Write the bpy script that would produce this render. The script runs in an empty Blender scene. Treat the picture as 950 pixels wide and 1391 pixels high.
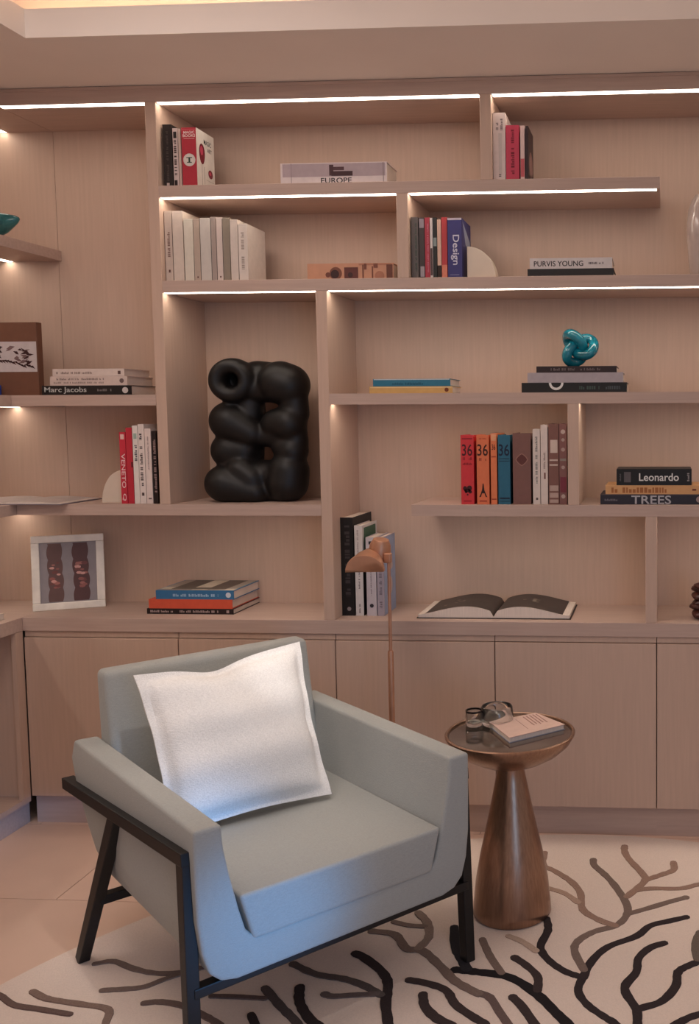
import bpy, bmesh, math, random
from mathutils import Vector, Matrix
random.seed(7)
R = math.radians
SC = bpy.context.scene
COL = SC.collection
# ---------------- camera, world, lights, exposure ----------------
def camera():
    cd = bpy.data.cameras.new('camera'); co = bpy.data.objects.new('camera', cd); COL.objects.link(co)
    pi, ya, ro = R(4.48697), R(-3.56755), R(-0.22073)
    cw, sw, cp, sp = math.cos(ya), math.sin(ya), math.cos(pi), math.sin(pi)
    f = Vector((sw*cp, cw*cp, -sp)); r = Vector((cw, -sw, 0)); u = r.cross(f)
    c, s = math.cos(ro), math.sin(ro)
    r2 = c*r + s*u; u2 = -s*r + c*u
    m = Matrix.Identity(4)
    for i in range(3):
        m[i][0] = r2[i]; m[i][1] = u2[i]; m[i][2] = -f[i]
    m.translation = (1.9221, -3.7222, 1.6412)
    co.matrix_world = m
    cd.sensor_fit = 'AUTO'; cd.sensor_width = 36; cd.lens = 1340/1391*36
    cd.shift_x = (475-818.683)/1391; cd.shift_y = (669.67-695.5)/1391
    cd.clip_start = .05
    SC.camera = co
camera()
W = bpy.data.worlds.new('world'); SC.world = W; W.use_nodes = True
W.node_tree.nodes['Background'].inputs[0].default_value = (.95, .80, .76, 1)
W.node_tree.nodes['Background'].inputs[1].default_value = .30
def area(name, loc, target, sx, sy, power, col, spread=180):
    l = bpy.data.lights.new(name, 'AREA'); l.shape = 'RECTANGLE'; l.size = sx; l.size_y = sy
    l.energy = power; l.color = col; l.spread = R(spread)
    o = bpy.data.objects.new(name, l); COL.objects.link(o); o.location = loc
    o.rotation_euler = (Vector(target)-Vector(loc)).to_track_quat('-Z', 'Y').to_euler(); return o
def spot(name, loc, target, power, col, ang, blend=.6, rad=.04):
    l = bpy.data.lights.new(name, 'SPOT'); l.energy = power; l.color = col; l.spot_size = R(ang); l.spot_blend = blend; l.shadow_soft_size = rad
    o = bpy.data.objects.new(name, l); COL.objects.link(o); o.location = loc
    o.rotation_euler = (Vector(target)-Vector(loc)).to_track_quat('-Z', 'Y').to_euler(); return o
area('ceiling_wash', (1.7, -3.0, 3.05), (1.4, -.6, .6), 2.2, 1.2, 15, (1.0, .88, .82))
area('ceiling_wash', (.35, -1.75, 3.05), (.3, -1.5, 0), .8, 1.2, 18, (1.0, .87, .80))
area('blue_fill', (3.4, -4.6, 1.0), (1.0, -1.2, .4), 1.0, 1.6, 4, (.25, .55, 1.0), 80)  # added blue fill from the front right, no source in view
spot('blue_fill_beam', (3.85, -3.72, .50), (.97, -1.44, .37), 500, (.08, .42, 1.0), 9, .9, .10)  # narrow blue spot added to tint the armchair's front and left arm
spot('downlight_over_chair', (1.45, -1.95, 2.95), (.80, -.98, .80), 60, (1.0, .94, .88), 30, .9, .05)
spot('reading_downlight', (1.50, -1.55, 2.95), (.74, -.70, .86), 70, (1.0, .96, .92), 10, .9, .03)
SC.view_settings.view_transform = 'Standard'; SC.view_settings.look = 'None'
SC.view_settings.gamma = 1; SC.view_settings.use_curve_mapping = False
SC.view_settings.exposure = 0.08
LED_POWER = 11.0

# ---------------- materials ----------------
def lin(c):
    return tuple(((x/255)/12.92 if x/255 <= .04045 else ((x/255+.055)/1.055)**2.4) for x in c)
_M = {}
def mat(name, c, rough=.6, metal=0, var=.06, scale=30, stretch=(1, 1, 1), bump=0, coat=0, trans=0, ior=1.45, emit=0, sheen=0):
    key = (name, c)
    if key in _M: return _M[key]
    m = bpy.data.materials.new(name); m.use_nodes = True; _M[key] = m
    nt = m.node_tree; b = nt.nodes['Principled BSDF']; L = lin(c)
    tc = nt.nodes.new('ShaderNodeTexCoord'); mp = nt.nodes.new('ShaderNodeMapping'); mp.inputs['Scale'].default_value = stretch
    nt.links.new(tc.outputs['Object'], mp.inputs[0])
    n = nt.nodes.new('ShaderNodeTexNoise'); n.inputs['Scale'].default_value = scale; n.inputs['Detail'].default_value = 5
    nt.links.new(mp.outputs[0], n.inputs[0])
    cr = nt.nodes.new('ShaderNodeValToRGB')
    cr.color_ramp.elements[0].position = .3; cr.color_ramp.elements[1].position = .7
    cr.color_ramp.elements[0].color = tuple(x*(1-var) for x in L)+(1,); cr.color_ramp.elements[1].color = tuple(min(1, x*(1+var)) for x in L)+(1,)
    nt.links.new(n.outputs[0], cr.inputs[0]); nt.links.new(cr.outputs[0], b.inputs['Base Color'])
    b.inputs['Roughness'].default_value = rough; b.inputs['Metallic'].default_value = metal
    b.inputs['Coat Weight'].default_value = coat; b.inputs['Transmission Weight'].default_value = trans; b.inputs['IOR'].default_value = ior
    if sheen: b.inputs['Sheen Weight'].default_value = sheen
    if emit:
        b.inputs['Emission Color'].default_value = L+(1,); b.inputs['Emission Strength'].default_value = emit
    if bump:
        bp = nt.nodes.new('ShaderNodeBump'); bp.inputs['Strength'].default_value = bump; bp.inputs['Distance'].default_value = .002
        nt.links.new(n.outputs[0], bp.inputs['Height']); nt.links.new(bp.outputs[0], b.inputs['Normal'])
    return m
def weave(name, c, sc=260, bump=.5, var=.12):
    m = mat(name, c, .9, var=.05, scale=12, sheen=.2); nt = m.node_tree; b = nt.nodes['Principled BSDF']
    tc = nt.nodes.new('ShaderNodeTexCoord'); L = lin(c); outs = []
    for st in ((sc, sc*.22, sc), (sc*.22, sc, sc)):
        mp = nt.nodes.new('ShaderNodeMapping'); mp.inputs['Scale'].default_value = st
        n = nt.nodes.new('ShaderNodeTexNoise'); n.inputs['Scale'].default_value = 1; n.inputs['Detail'].default_value = 2
        nt.links.new(tc.outputs['Object'], mp.inputs[0]); nt.links.new(mp.outputs[0], n.inputs[0]); outs.append(n)
    ad = nt.nodes.new('ShaderNodeMath'); ad.operation = 'ADD'
    nt.links.new(outs[0].outputs[0], ad.inputs[0]); nt.links.new(outs[1].outputs[0], ad.inputs[1])
    mr = nt.nodes.new('ShaderNodeMapRange'); mr.inputs[1].default_value = .7; mr.inputs[2].default_value = 1.3
    mr.inputs[3].default_value = 1-var; mr.inputs[4].default_value = 1+var; nt.links.new(ad.outputs[0], mr.inputs[0])
    vm = nt.nodes.new('ShaderNodeVectorMath'); vm.operation = 'SCALE'; vm.inputs[0].default_value = L
    nt.links.new(mr.outputs[0], vm.inputs['Scale']); nt.links.new(vm.outputs[0], b.inputs['Base Color'])
    bp = nt.nodes.new('ShaderNodeBump'); bp.inputs['Strength'].default_value = bump; bp.inputs['Distance'].default_value = .0015
    nt.links.new(ad.outputs[0], bp.inputs['Height']); nt.links.new(bp.outputs[0], b.inputs['Normal'])
    return m
WOOD = mat('pale_oak_veneer', (196, 168, 150), .55, var=.04, scale=9, stretch=(9, 9, .5), bump=.12)
WOODH = mat('pale_oak_edge', (188, 163, 150), .55, var=.06, scale=9, stretch=(.5, 9, 9), bump=.1)
PAINT = mat('ceiling_paint', (236, 226, 218), .85, var=.02, scale=3)
LED = mat('led_diffuser', (255, 240, 222), .5, emit=LED_POWER)
LEDB = mat('led_diffuser_bright', (255, 236, 212), .5, emit=LED_POWER*1.5)
COVE = mat('cove_led', (255, 215, 175), .5, emit=9)
FABRIC = weave('grey_wool', (156, 157, 153), 380, .35, .06)
PILLOW = weave('white_linen', (228, 225, 222), 320, .8, .09)
DARKWOOD = mat('dark_stained_wood', (15, 11, 11), .5, var=.25, scale=14, stretch=(1, 1, 6), bump=.1)
RUG = mat('rug_pile', (226, 208, 196), .95, var=.05, scale=220, bump=.6, sheen=.2)
BRONZE = mat('bronze', (158, 126, 106), .3, .9, var=.15, scale=10, stretch=(14, 14, .7), bump=.15)
BRASS = mat('brass', (192, 142, 114), .4, .7, var=.1, scale=20)
MIRROR = mat('dark_mirror', (150, 138, 128), .1, .9, var=.03)
GROUT = mat('grout', (150, 118, 102), .8)
SILVER = mat('silver_leaf', (238, 230, 218), .35, .1, var=.12, scale=16, bump=.5)
PAGES = mat('paper_edges', (222, 208, 196), .9, var=.08, scale=60, stretch=(8, .2, .2))
BLACKCLAY = mat('black_clay', (15, 12, 12), .5, var=.2, scale=25, bump=.15)
CREAM = mat('cream_stone', (212, 196, 178), .6, var=.04, scale=12)
GLASS = mat('clear_glass', (235, 238, 238), .03, trans=1, var=.0)
TEALG = mat('teal_glass', (28, 140, 160), .08, trans=.25, var=.35, scale=22, coat=.6)
SMOKE = mat('sea_glass', (60, 130, 136), .06, trans=.7, var=.3, scale=18)

# ---------------- mesh helpers ----------------
def link(name, me, m, parent=None):
    o = bpy.data.objects.new(name, me); COL.objects.link(o)
    if m: 
        me.materials.clear(); me.materials.append(m)
    if parent: o.parent = parent
    return o
def empty(name, loc=(0, 0, 0), rz=0, label=None, cat=None, group=None):
    o = bpy.data.objects.new(name, None); COL.objects.link(o); o.location = loc; o.rotation_euler = (0, 0, rz); o.empty_display_size = .05
    if label: tag(o, label, cat, group)
    return o
def tag(o, label=None, cat=None, group=None, kind=None):
    if label: o['label'] = label
    if cat: o['category'] = cat
    if group: o['group'] = group
    if kind: o['kind'] = kind
    return o
def bm_box(bm, x0, x1, y0, y1, z0, z1, M=None):
    v = [bm.verts.new(p) for p in ((x0, y0, z0), (x1, y0, z0), (x1, y1, z0), (x0, y1, z0), (x0, y0, z1), (x1, y0, z1), (x1, y1, z1), (x0, y1, z1))]
    if M: 
        for q in v: q.co = M @ q.co
    for f in ((0, 3, 2, 1), (4, 5, 6, 7), (0, 1, 5, 4), (1, 2, 6, 5), (2, 3, 7, 6), (3, 0, 4, 7)): bm.faces.new([v[i] for i in f])
    return v
def finish(bm, name, m, parent=None, smooth=False, bevel=0, seg=2, sub=0, auto=None):
    bmesh.ops.recalc_face_normals(bm, faces=bm.faces)
    if bevel: 
        es = [e for e in bm.edges if len(e.link_faces) == 2 and e.calc_face_angle(0) > .5]
        bmesh.ops.bevel(bm, geom=es, offset=bevel, segments=seg, affect='EDGES', profile=.6, clamp_overlap=True)
    if smooth:
        for f in bm.faces: f.smooth = True
    me = bpy.data.meshes.new(name); bm.to_mesh(me); bm.free()
    o = link(name, me, m, parent)
    if sub:
        md = o.modifiers.new('s', 'SUBSURF'); md.levels = sub; md.render_levels = sub
    if auto and hasattr(me, 'set_sharp_from_angle'): me.set_sharp_from_angle(angle=R(auto))
    return o
def box(name, x0, x1, y0, y1, z0, z1, m, parent=None, bevel=0):
    bm = bmesh.new(); bm_box(bm, min(x0, x1), max(x0, x1), y0, y1, z0, z1)
    return finish(bm, name, m, parent, bevel=bevel, seg=1 if bevel < .004 else 3, smooth=bevel >= .004, auto=40 if bevel >= .004 else None)
def lathe(name, prof, m, parent=None, n=48, smooth=True, auto=50, loc=(0, 0, 0)):
    bm = bmesh.new(); rings = []
    for r, z in prof:
        rings.append([bm.verts.new((loc[0]+r*math.cos(2*math.pi*i/n), loc[1]+r*math.sin(2*math.pi*i/n), loc[2]+z)) for i in range(n)] if r > 1e-6 else [bm.verts.new((loc[0], loc[1], loc[2]+z))])
    for a, b in zip(rings, rings[1:]):
        for i in range(n):
            j = (i+1) % n
            if len(a) == 1 and len(b) == 1: continue
            if len(a) == 1: bm.faces.new((a[0], b[i], b[j]))
            elif len(b) == 1: bm.faces.new((a[i], b[0], a[j]))
            else: bm.faces.new((a[i], b[i], b[j], a[j]))
    return finish(bm, name, m, parent, smooth=smooth, auto=auto)
def prism(bm, pts, fn0, fn1):
    a = [bm.verts.new(fn0(p)) for p in pts]; b = [bm.verts.new(fn1(p)) for p in pts]; n = len(pts)
    bm.faces.new(a); bm.faces.new(b[::-1])
    for i in range(n): bm.faces.new((a[i], b[i], b[(i+1) % n], a[(i+1) % n]))
def tube(name, pts, r, m, parent=None, n=16, closed=False):
    cu = bpy.data.curves.new('c', 'CURVE'); cu.dimensions = '3D'; cu.bevel_depth = r; cu.bevel_resolution = max(2, n//4); cu.use_fill_caps = True
    sp = cu.splines.new('POLY'); sp.points.add(len(pts)-1)
    for q, p in zip(sp.points, pts): q.co = (*p, 1)
    sp.use_cyclic_u = closed
    o = bpy.data.objects.new('c', cu); COL.objects.link(o); dg = bpy.context.evaluated_depsgraph_get()
    me = bpy.data.meshes.new_from_object(o.evaluated_get(dg)); bpy.data.objects.remove(o)
    for p in me.polygons: p.use_smooth = True
    return link(name, me, m, parent)
_T = {}
def text_mesh(s, w, h, bold=.0):
    key = s
    if key not in _T:
        cu = bpy.data.curves.new('t', 'FONT'); cu.body = s; cu.size = 1; cu.offset = .012; cu.extrude = 0; cu.resolution_u = 3
        o = bpy.data.objects.new('t', cu); COL.objects.link(o); dg = bpy.context.evaluated_depsgraph_get()
        me = bpy.data.meshes.new_from_object(o.evaluated_get(dg)); bpy.data.objects.remove(o)
        vs = [v.co.copy() for v in me.vertices]; fs = [tuple(p.vertices) for p in me.polygons]; _T[key] = (vs, fs); bpy.data.meshes.remove(me)
    vs, fs = _T[key]
    x0 = min(v.x for v in vs); x1 = max(v.x for v in vs); y0 = min(v.y for v in vs); y1 = max(v.y for v in vs)
    return [((v.x-x0)/(x1-x0)*w, (v.y-y0)/(y1-y0)*h) for v in vs], fs
CHAIR_O=(0.7799,-1.5525)
SCULPT=[(0.2849, 1.7951, 0.0727, 0.03), (0.298, 1.7951, 0.0712, 0.03), (0.3111, 1.795, 0.0698, 0.03), (0.3242, 1.7949, 0.0683, 0.03), (0.3373, 1.7948, 0.0669, 0.03), (0.3503, 1.7947, 0.0654, 0.03), (0.3634, 1.7947, 0.064, 0.03), (0.39, 1.7769, 0.0872, 0), (0.3954, 1.7754, 0.0867, 0), (0.4009, 1.7739, 0.0862, 0), (0.4064, 1.7724, 0.0858, 0), (0.4119, 1.7709, 0.0853, 0), (0.4173, 1.7694, 0.0848, 0), (0.4228, 1.7679, 0.0843, 0), (0.4424, 1.718, 0.0552, 0), (0.4431, 1.7073, 0.0552, 0), (0.4438, 1.6965, 0.0552, 0), (0.4445, 1.6857, 0.0552, 0), (0.4452, 1.6749, 0.0552, 0), (0.4459, 1.6642, 0.0552, 0), (0.4466, 1.6534, 0.0552, 0), (0.2461, 1.719, 0.061, 0.02), (0.2468, 1.7092, 0.0615, 0.02), (0.2475, 1.6994, 0.062, 0.02), (0.2482, 1.6895, 0.0625, 0.02), (0.2489, 1.6797, 0.063, 0.02), (0.2496, 1.6699, 0.0635, 0.02), (0.2503, 1.6601, 0.064, 0.02), (0.1823, 1.6249, 0.0785, -0.02), (0.1967, 1.6169, 0.0746, -0.02), (0.2111, 1.609, 0.0707, -0.02), (0.2256, 1.6011, 0.0669, -0.02), (0.24, 1.5931, 0.063, -0.02), (0.2544, 1.5852, 0.0591, -0.02), (0.2688, 1.5773, 0.0552, -0.02), (0.37, 1.6154, 0.0581, -0.01), (0.3786, 1.6153, 0.0606, -0.01), (0.3871, 1.6153, 0.063, -0.01), (0.3957, 1.6153, 0.0654, -0.01), (0.4042, 1.6153, 0.0678, -0.01), (0.4128, 1.6152, 0.0703, -0.01), (0.4213, 1.6152, 0.0727, -0.01), (0.1691, 1.5064, 0.0727, 0), (0.1787, 1.5063, 0.0712, 0), (0.1884, 1.5063, 0.0698, 0), (0.198, 1.5063, 0.0683, 0), (0.2077, 1.5063, 0.0669, 0), (0.2173, 1.5063, 0.0654, 0), (0.227, 1.5063, 0.064, 0), (0.3975, 1.5237, 0.0523, 0), (0.4029, 1.5208, 0.0543, 0), (0.4084, 1.5178, 0.0562, 0), (0.4139, 1.5148, 0.0581, 0), (0.4193, 1.5119, 0.0601, 0), (0.4248, 1.5089, 0.062, 0), (0.4302, 1.5059, 0.064, 0), (0.4416, 1.5857, 0.0494, 0), (0.4424, 1.5783, 0.0494, 0), (0.4432, 1.5709, 0.0494, 0), (0.444, 1.5635, 0.0494, 0), (0.4448, 1.5561, 0.0494, 0), (0.4456, 1.5488, 0.0494, 0), (0.4464, 1.5414, 0.0494, 0), (0.1615, 1.3753, 0.0756, -0.04), (0.1827, 1.3693, 0.0712, -0.04), (0.2039, 1.3634, 0.0669, -0.04), (0.2251, 1.3574, 0.0625, -0.04), (0.2462, 1.3515, 0.0581, -0.04), (0.2674, 1.3455, 0.0538, -0.04), (0.2886, 1.3396, 0.0494, -0.04), (0.2244, 1.429, 0.0581, -0.03), (0.2323, 1.423, 0.0581, -0.03), (0.2403, 1.4171, 0.0581, -0.03), (0.2482, 1.4111, 0.0581, -0.03), (0.2561, 1.4051, 0.0581, -0.03), (0.2641, 1.3992, 0.0581, -0.03), (0.272, 1.3932, 0.0581, -0.03), (0.4127, 1.423, 0.0814, 0), (0.4114, 1.4155, 0.0819, 0), (0.4102, 1.4081, 0.0824, 0), (0.409, 1.4007, 0.0828, 0), (0.4078, 1.3932, 0.0833, 0), (0.4065, 1.3858, 0.0838, 0), (0.4053, 1.3784, 0.0843, 0), (0.2771, 1.3634, 0.061, 0.01), (0.2984, 1.3624, 0.0615, 0.01), (0.3197, 1.3615, 0.062, 0.01), (0.341, 1.3605, 0.0625, 0.01), (0.3622, 1.3595, 0.063, 0.01), (0.3835, 1.3585, 0.0635, 0.01), (0.4047, 1.3575, 0.064, 0.01), (0.2746, 1.5684, 0.0465, 0), (0.2923, 1.5679, 0.047, 0), (0.31, 1.5673, 0.0475, 0), (0.3276, 1.5668, 0.048, 0), (0.3453, 1.5662, 0.0484, 0), (0.3629, 1.5657, 0.0489, 0), (0.3806, 1.5652, 0.0494, 0), (0.2847, 1.4111, 0.0581, 0), (0.305, 1.4111, 0.0581, 0), (0.3253, 1.4111, 0.0581, 0), (0.3456, 1.4111, 0.0581, 0), (0.3658, 1.4111, 0.0581, 0), (0.386, 1.4111, 0.0581, 0), (0.4063, 1.4111, 0.0581, 0), (0.2957, 1.754, 0.0552, 0), (0.3148, 1.7539, 0.0557, 0), (0.334, 1.7538, 0.0562, 0), (0.3531, 1.7537, 0.0567, 0), (0.3722, 1.7536, 0.0572, 0), (0.3913, 1.7535, 0.0577, 0), (0.4103, 1.7534, 0.0581, 0), (0.2614, 1.6305, 0.0465, 0.03), (0.2583, 1.596, 0.0475, 0.03), (0.2551, 1.5615, 0.0484, 0.03), (0.252, 1.527, 0.0494, 0.03), (0.2488, 1.4924, 0.0504, 0.03), (0.2457, 1.4577, 0.0514, 0.03), (0.2425, 1.423, 0.0523, 0.03), (0.1999, 1.7869, 0.0581, 0.06), (0.206, 1.7868, 0.0581, 0.06), (0.2121, 1.7868, 0.0581, 0.06), (0.2181, 1.7867, 0.0581, 0.06), (0.2242, 1.7867, 0.0581, 0.06), (0.2302, 1.7867, 0.0581, 0.06), (0.2363, 1.7866, 0.0581, 0.06)]
SC_RING=(0.2147,1.7854)
SC_FLOOR=1.302
TABLE=(1.425,-0.61)
LAMP_X=0.9324
KNOT=(1.5913,0.12,1.9047)
# ---------------- books ----------------
def B(x0, x1, z0, z1, y, dep, col, label, deco, lying, yaw, grp, side=None):
    w, h = x1-x0, z1-z0
    rt = empty('book', ((x0+x1)/2, y, z0), yaw, label, 'book', grp)
    m = mat('book_cloth', col, .5, var=.05, scale=40)
    t = .0022; bm = bmesh.new()
    if lying:
        bm_box(bm, -w/2, w/2, 0, t, 0, h); bm_box(bm, -w/2, w/2, t, dep, 0, t); bm_box(bm, -w/2, w/2, t, dep, h-t, h)
        finish(bm, 'cover', m, rt)
        bm = bmesh.new(); bm_box(bm, -w/2+.004, w/2-.004, t, dep-.004, t, h-t); finish(bm, 'pages', PAGES, rt)
    else:
        t = min(t, w*.2)
        bm_box(bm, -w/2, w/2, 0, t, 0, h); bm_box(bm, -w/2, -w/2+t, t, dep, 0, h); bm_box(bm, w/2-t, w/2, t, dep, 0, h)
        finish(bm, 'cover', m, rt)
        bm = bmesh.new(); bm_box(bm, -w/2+t, w/2-t, t, dep-.004, .003, h-.004); finish(bm, 'pages', PAGES, rt)
    by = {}
    def P(s, q, e=.0006): return (-w/2+s*w, -e, h*(1-q))
    def add(c, pts, fs): by.setdefault((c, layer if d[0] not in ('d', 'dv') else -1), []).append((pts, fs))
    def rect(c, q0, q1, s0, s1, e=.0006): add(c, [P(s0, q1, e), P(s1, q1, e), P(s1, q0, e), P(s0, q0, e)], [(0, 1, 2, 3)])
    texts = []; layer = 0
    for d in deco:
        k = d[0]; layer += 1; e = .0004+.00012*layer
        if k == 'r': rect(d[5], d[1], d[2], d[3], d[4], e)
        elif k in ('t', 'tv'):
            _, s, q0, q1, s0, s1, c = d
            W_, H_ = (s1-s0)*w, (q1-q0)*h
            if k == 't':
                vs, fs = text_mesh(s, W_, H_); pts = [(-w/2+s0*w+a, -e, h*(1-q1)+b) for a, b in vs]
            else:
                vs, fs = text_mesh(s, H_, W_); pts = [(-w/2+s0*w+b, -e, h*(1-q0)-a) for a, b in vs]
            texts.append((c, pts, fs))
        elif k in ('d', 'dv'):
            _, q0, q1, s0, s1, c = d; rr = random.Random(len(label)+layer)
            if k == 'd' and lying or (k == 'd' and (s1-s0)*w > (q1-q0)*h):
                s = s0
                L = (q1-q0)*h*.55/w
                while s < s1:
                    g = L*rr.uniform(.5, 1.1)
                    if rr.random() < .85: rect(c, q0+(q1-q0)*rr.choice((0, 0, .3)), q1, s, min(s1, s+g), e)
                    s += g+L*.35
            else:
                q = q0; L = (s1-s0)*w*.6/h
                while q < q1:
                    g = L*rr.uniform(.5, 1.1)
                    if rr.random() < .85: rect(c, q, min(q1, q+g), s0+(s1-s0)*rr.choice((0, 0, .3)), s1, e)
                    q += g+L*.35
        elif k in ('c', 'ring', 'dia'):
            q, s, rad = d[1], d[2], d[3]; c = d[4]; rm = rad*min(w, h) if k != 'dia' else rad*w
            cx, cz = -w/2+s*w, h*(1-q); n = 4 if k == 'dia' else 20
            o_ = [(cx+rm*math.cos(2*math.pi*i/n), -e, cz+rm*(1.0 if k != 'dia' else 1.1)*math.sin(2*math.pi*i/n)) for i in range(n)]
            if k == 'dia':
                o_ = [(cx+rm*(1-.18*abs(math.sin(4*math.pi*i/16)))*math.cos(2*math.pi*i/16), -e, cz+rm*(1-.18*abs(math.sin(4*math.pi*i/16)))*math.sin(2*math.pi*i/16)) for i in range(16)]; n = 16
            if k == 'ring':
                pts = []; cx = -w/2+.33*w; cz = h*1.0; rm = h*.75
                for i in range(13):
                    a = math.pi+math.pi*i/12
                    pts += [(cx+rm*math.cos(a), -e, cz+rm*math.sin(a)), (cx+rm*.68*math.cos(a), -e, cz+rm*.68*math.sin(a))]
                add(c, pts, [(2*i, 2*i+2, 2*i+3, 2*i+1) for i in range(12)])
            else: add(c, o_, [tuple(range(n))])
        elif k == 'globe':
            c = (60, 10, 16); cx, cz = 0, h*.2
            for (dx, dz, rx, rz) in ((-.2, .03, .16, .05), (.15, .035, .2, .055), (-.02, 0, .26, .035), (.2, -.02, .14, .035), (-.12, -.02, .1, .03), (0, -.06, .07, .02)):
                add(c, [(dx*w+rx*w*math.cos(i*math.pi/5), -e, cz+dz*h+rz*h*.7*math.sin(i*math.pi/5)) for i in range(10)], [tuple(range(10))])
        elif k == 'tower':
            c = (44, 16, 12); b = h*.105
            out = [(-.33, 0), (-.2, 0), (-.1, .055), (.1, .055), (.2, 0), (.33, 0), (.2, .05), (.1, .1), (.04, .19), (0, .2), (-.04, .19), (-.1, .1), (-.2, .05)]
            add(c, [(a*w, -e, b+q*h) for a, q in out], [tuple(range(len(out)))])
    for (c, ly), lst in by.items():
        nm = 'fine_print' if ly < 0 else 'spine_print'
        vv = []; ff = []
        for pts, fs in lst:
            k0 = len(vv); vv += pts; ff += [tuple(i+k0 for i in f) for f in fs]
        me = bpy.data.meshes.new(nm); me.from_pydata(vv, [], ff); link(nm, me, mat('print_ink', c, .6), rt)
    for c, pts, fs in texts:
        me = bpy.data.meshes.new('title'); me.from_pydata(pts, [], fs); link('title', me, mat('print_ink', c, .6), rt)
    if side: cover_art(side, rt, w, h, dep)
    return rt
def flat(name, polys, m, parent):
    vv = []; ff = []
    for p in polys:
        k = len(vv); vv += p; ff.append(tuple(range(k, k+len(p))))
    me = bpy.data.meshes.new(name); me.from_pydata(vv, [], ff); return link(name, me, m, parent)
def cover_art(kind, rt, w, h, dep):
    X = w/2+.0006
    def el(cy, cz, ry, rz, n=18, tip=0, x=X): return [(x, cy*dep+ry*dep*math.cos(2*math.pi*i/n), cz*h+rz*h*math.sin(2*math.pi*i/n)*(1+tip*(math.sin(2*math.pi*i/n) < 0))) for i in range(n)]
    def rc(y0, y1, z0, z1, x=X): return [(x, y0*dep, z0*h), (x, y1*dep, z0*h), (x, y1*dep, z1*h), (x, y0*dep, z1*h)]
    ink = lambda c: mat('print_ink', c, .55)
    if kind == 'tulip':
        flat('cover_board', [rc(.0, 1, 0, 1, X-.0003)], ink((228, 220, 210)), rt)
        flat('cover_print', [el(.3, .63, .16, .15, tip=.35), el(.75, .32, .13, .075)], ink((120, 20, 40)), rt)
        flat('cover_print', [el(.28, .66, .08, .08, x=X+.0003), el(.73, .33, .06, .03, x=X+.0003)], ink((196, 70, 96)), rt)
        flat('cover_print', [rc(.27, .29, .05, .45), rc(.4, .42, .1, .4), rc(.5, .95, .19, .195)], ink((150, 140, 130)), rt)
        for s, a, b, z0, z1 in (('MAGIC', .42, .82, .79, .87), ('ART', .6, .85, .68, .75)):
            vs, fs = text_mesh(s, (b-a)*dep, (z1-z0)*h)
            me = bpy.data.meshes.new('title'); me.from_pydata([(X+.0004, a*dep+p, z0*h+q) for p, q in vs], [], fs); link('title', me, ink((40, 50, 52)), rt)
    elif kind == 'blueart':
        flat('cover_print', [rc(0, 1, 0, 1, X)], ink((58, 56, 110)), rt)
        flat('cover_print', [[(X+.0004, .1*dep, .95*h), (X+.0004, .9*dep, .7*h), (X+.0004, .95*dep, .5*h), (X+.0004, .4*dep, .6*h)]], ink((150, 156, 176)), rt)
    elif kind == 'green':
        flat('cover_print', [rc(.1, .9, .72, .97)], ink((54, 92, 70)), rt)
        flat('cover_print', [rc(0, 1, .0, .7)], ink((24, 20, 22)), rt)
    elif kind == 'bluegrey':
        flat('cover_print', [rc(.02, .98, .01, .99)], ink((150, 160, 186)), rt)
        flat('cover_print', [el(.5, .35, .2, .12, x=X+.0004), el(.6, .6, .15, .05, x=X+.0004)], ink((196, 170, 160)), rt)
    elif kind == 'darkart':
        flat('cover_print', [el(.5, .35, .35, .25), el(.5, .1, .2, .06)], ink((150, 112, 106)), rt)
    elif kind == 'top':
        Z = h+.0006
        def q(x0, x1, y0, y1, z=Z): return [(x0*w-w/2, y0*dep, z), (x1*w-w/2, y0*dep, z), (x1*w-w/2, y1*dep, z), (x0*w-w/2, y1*dep, z)]
        flat('cover_print', [q(.02, .98, .02, .98)], ink((150, 140, 130)), rt)
        flat('cover_print', [q(.16, .86, .12, .97, Z+.0004)], ink((88, 78, 70)), rt)
        flat('cover_print', [q(.42, .62, .25, .95, Z+.0008), q(.44, .64, .02, .1, Z+.0008), q(.86, .99, .02, .16, Z+.0004), q(.02, .15, .1, .3, Z+.0004)], ink((196, 184, 166)), rt)
_rug = None
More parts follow.
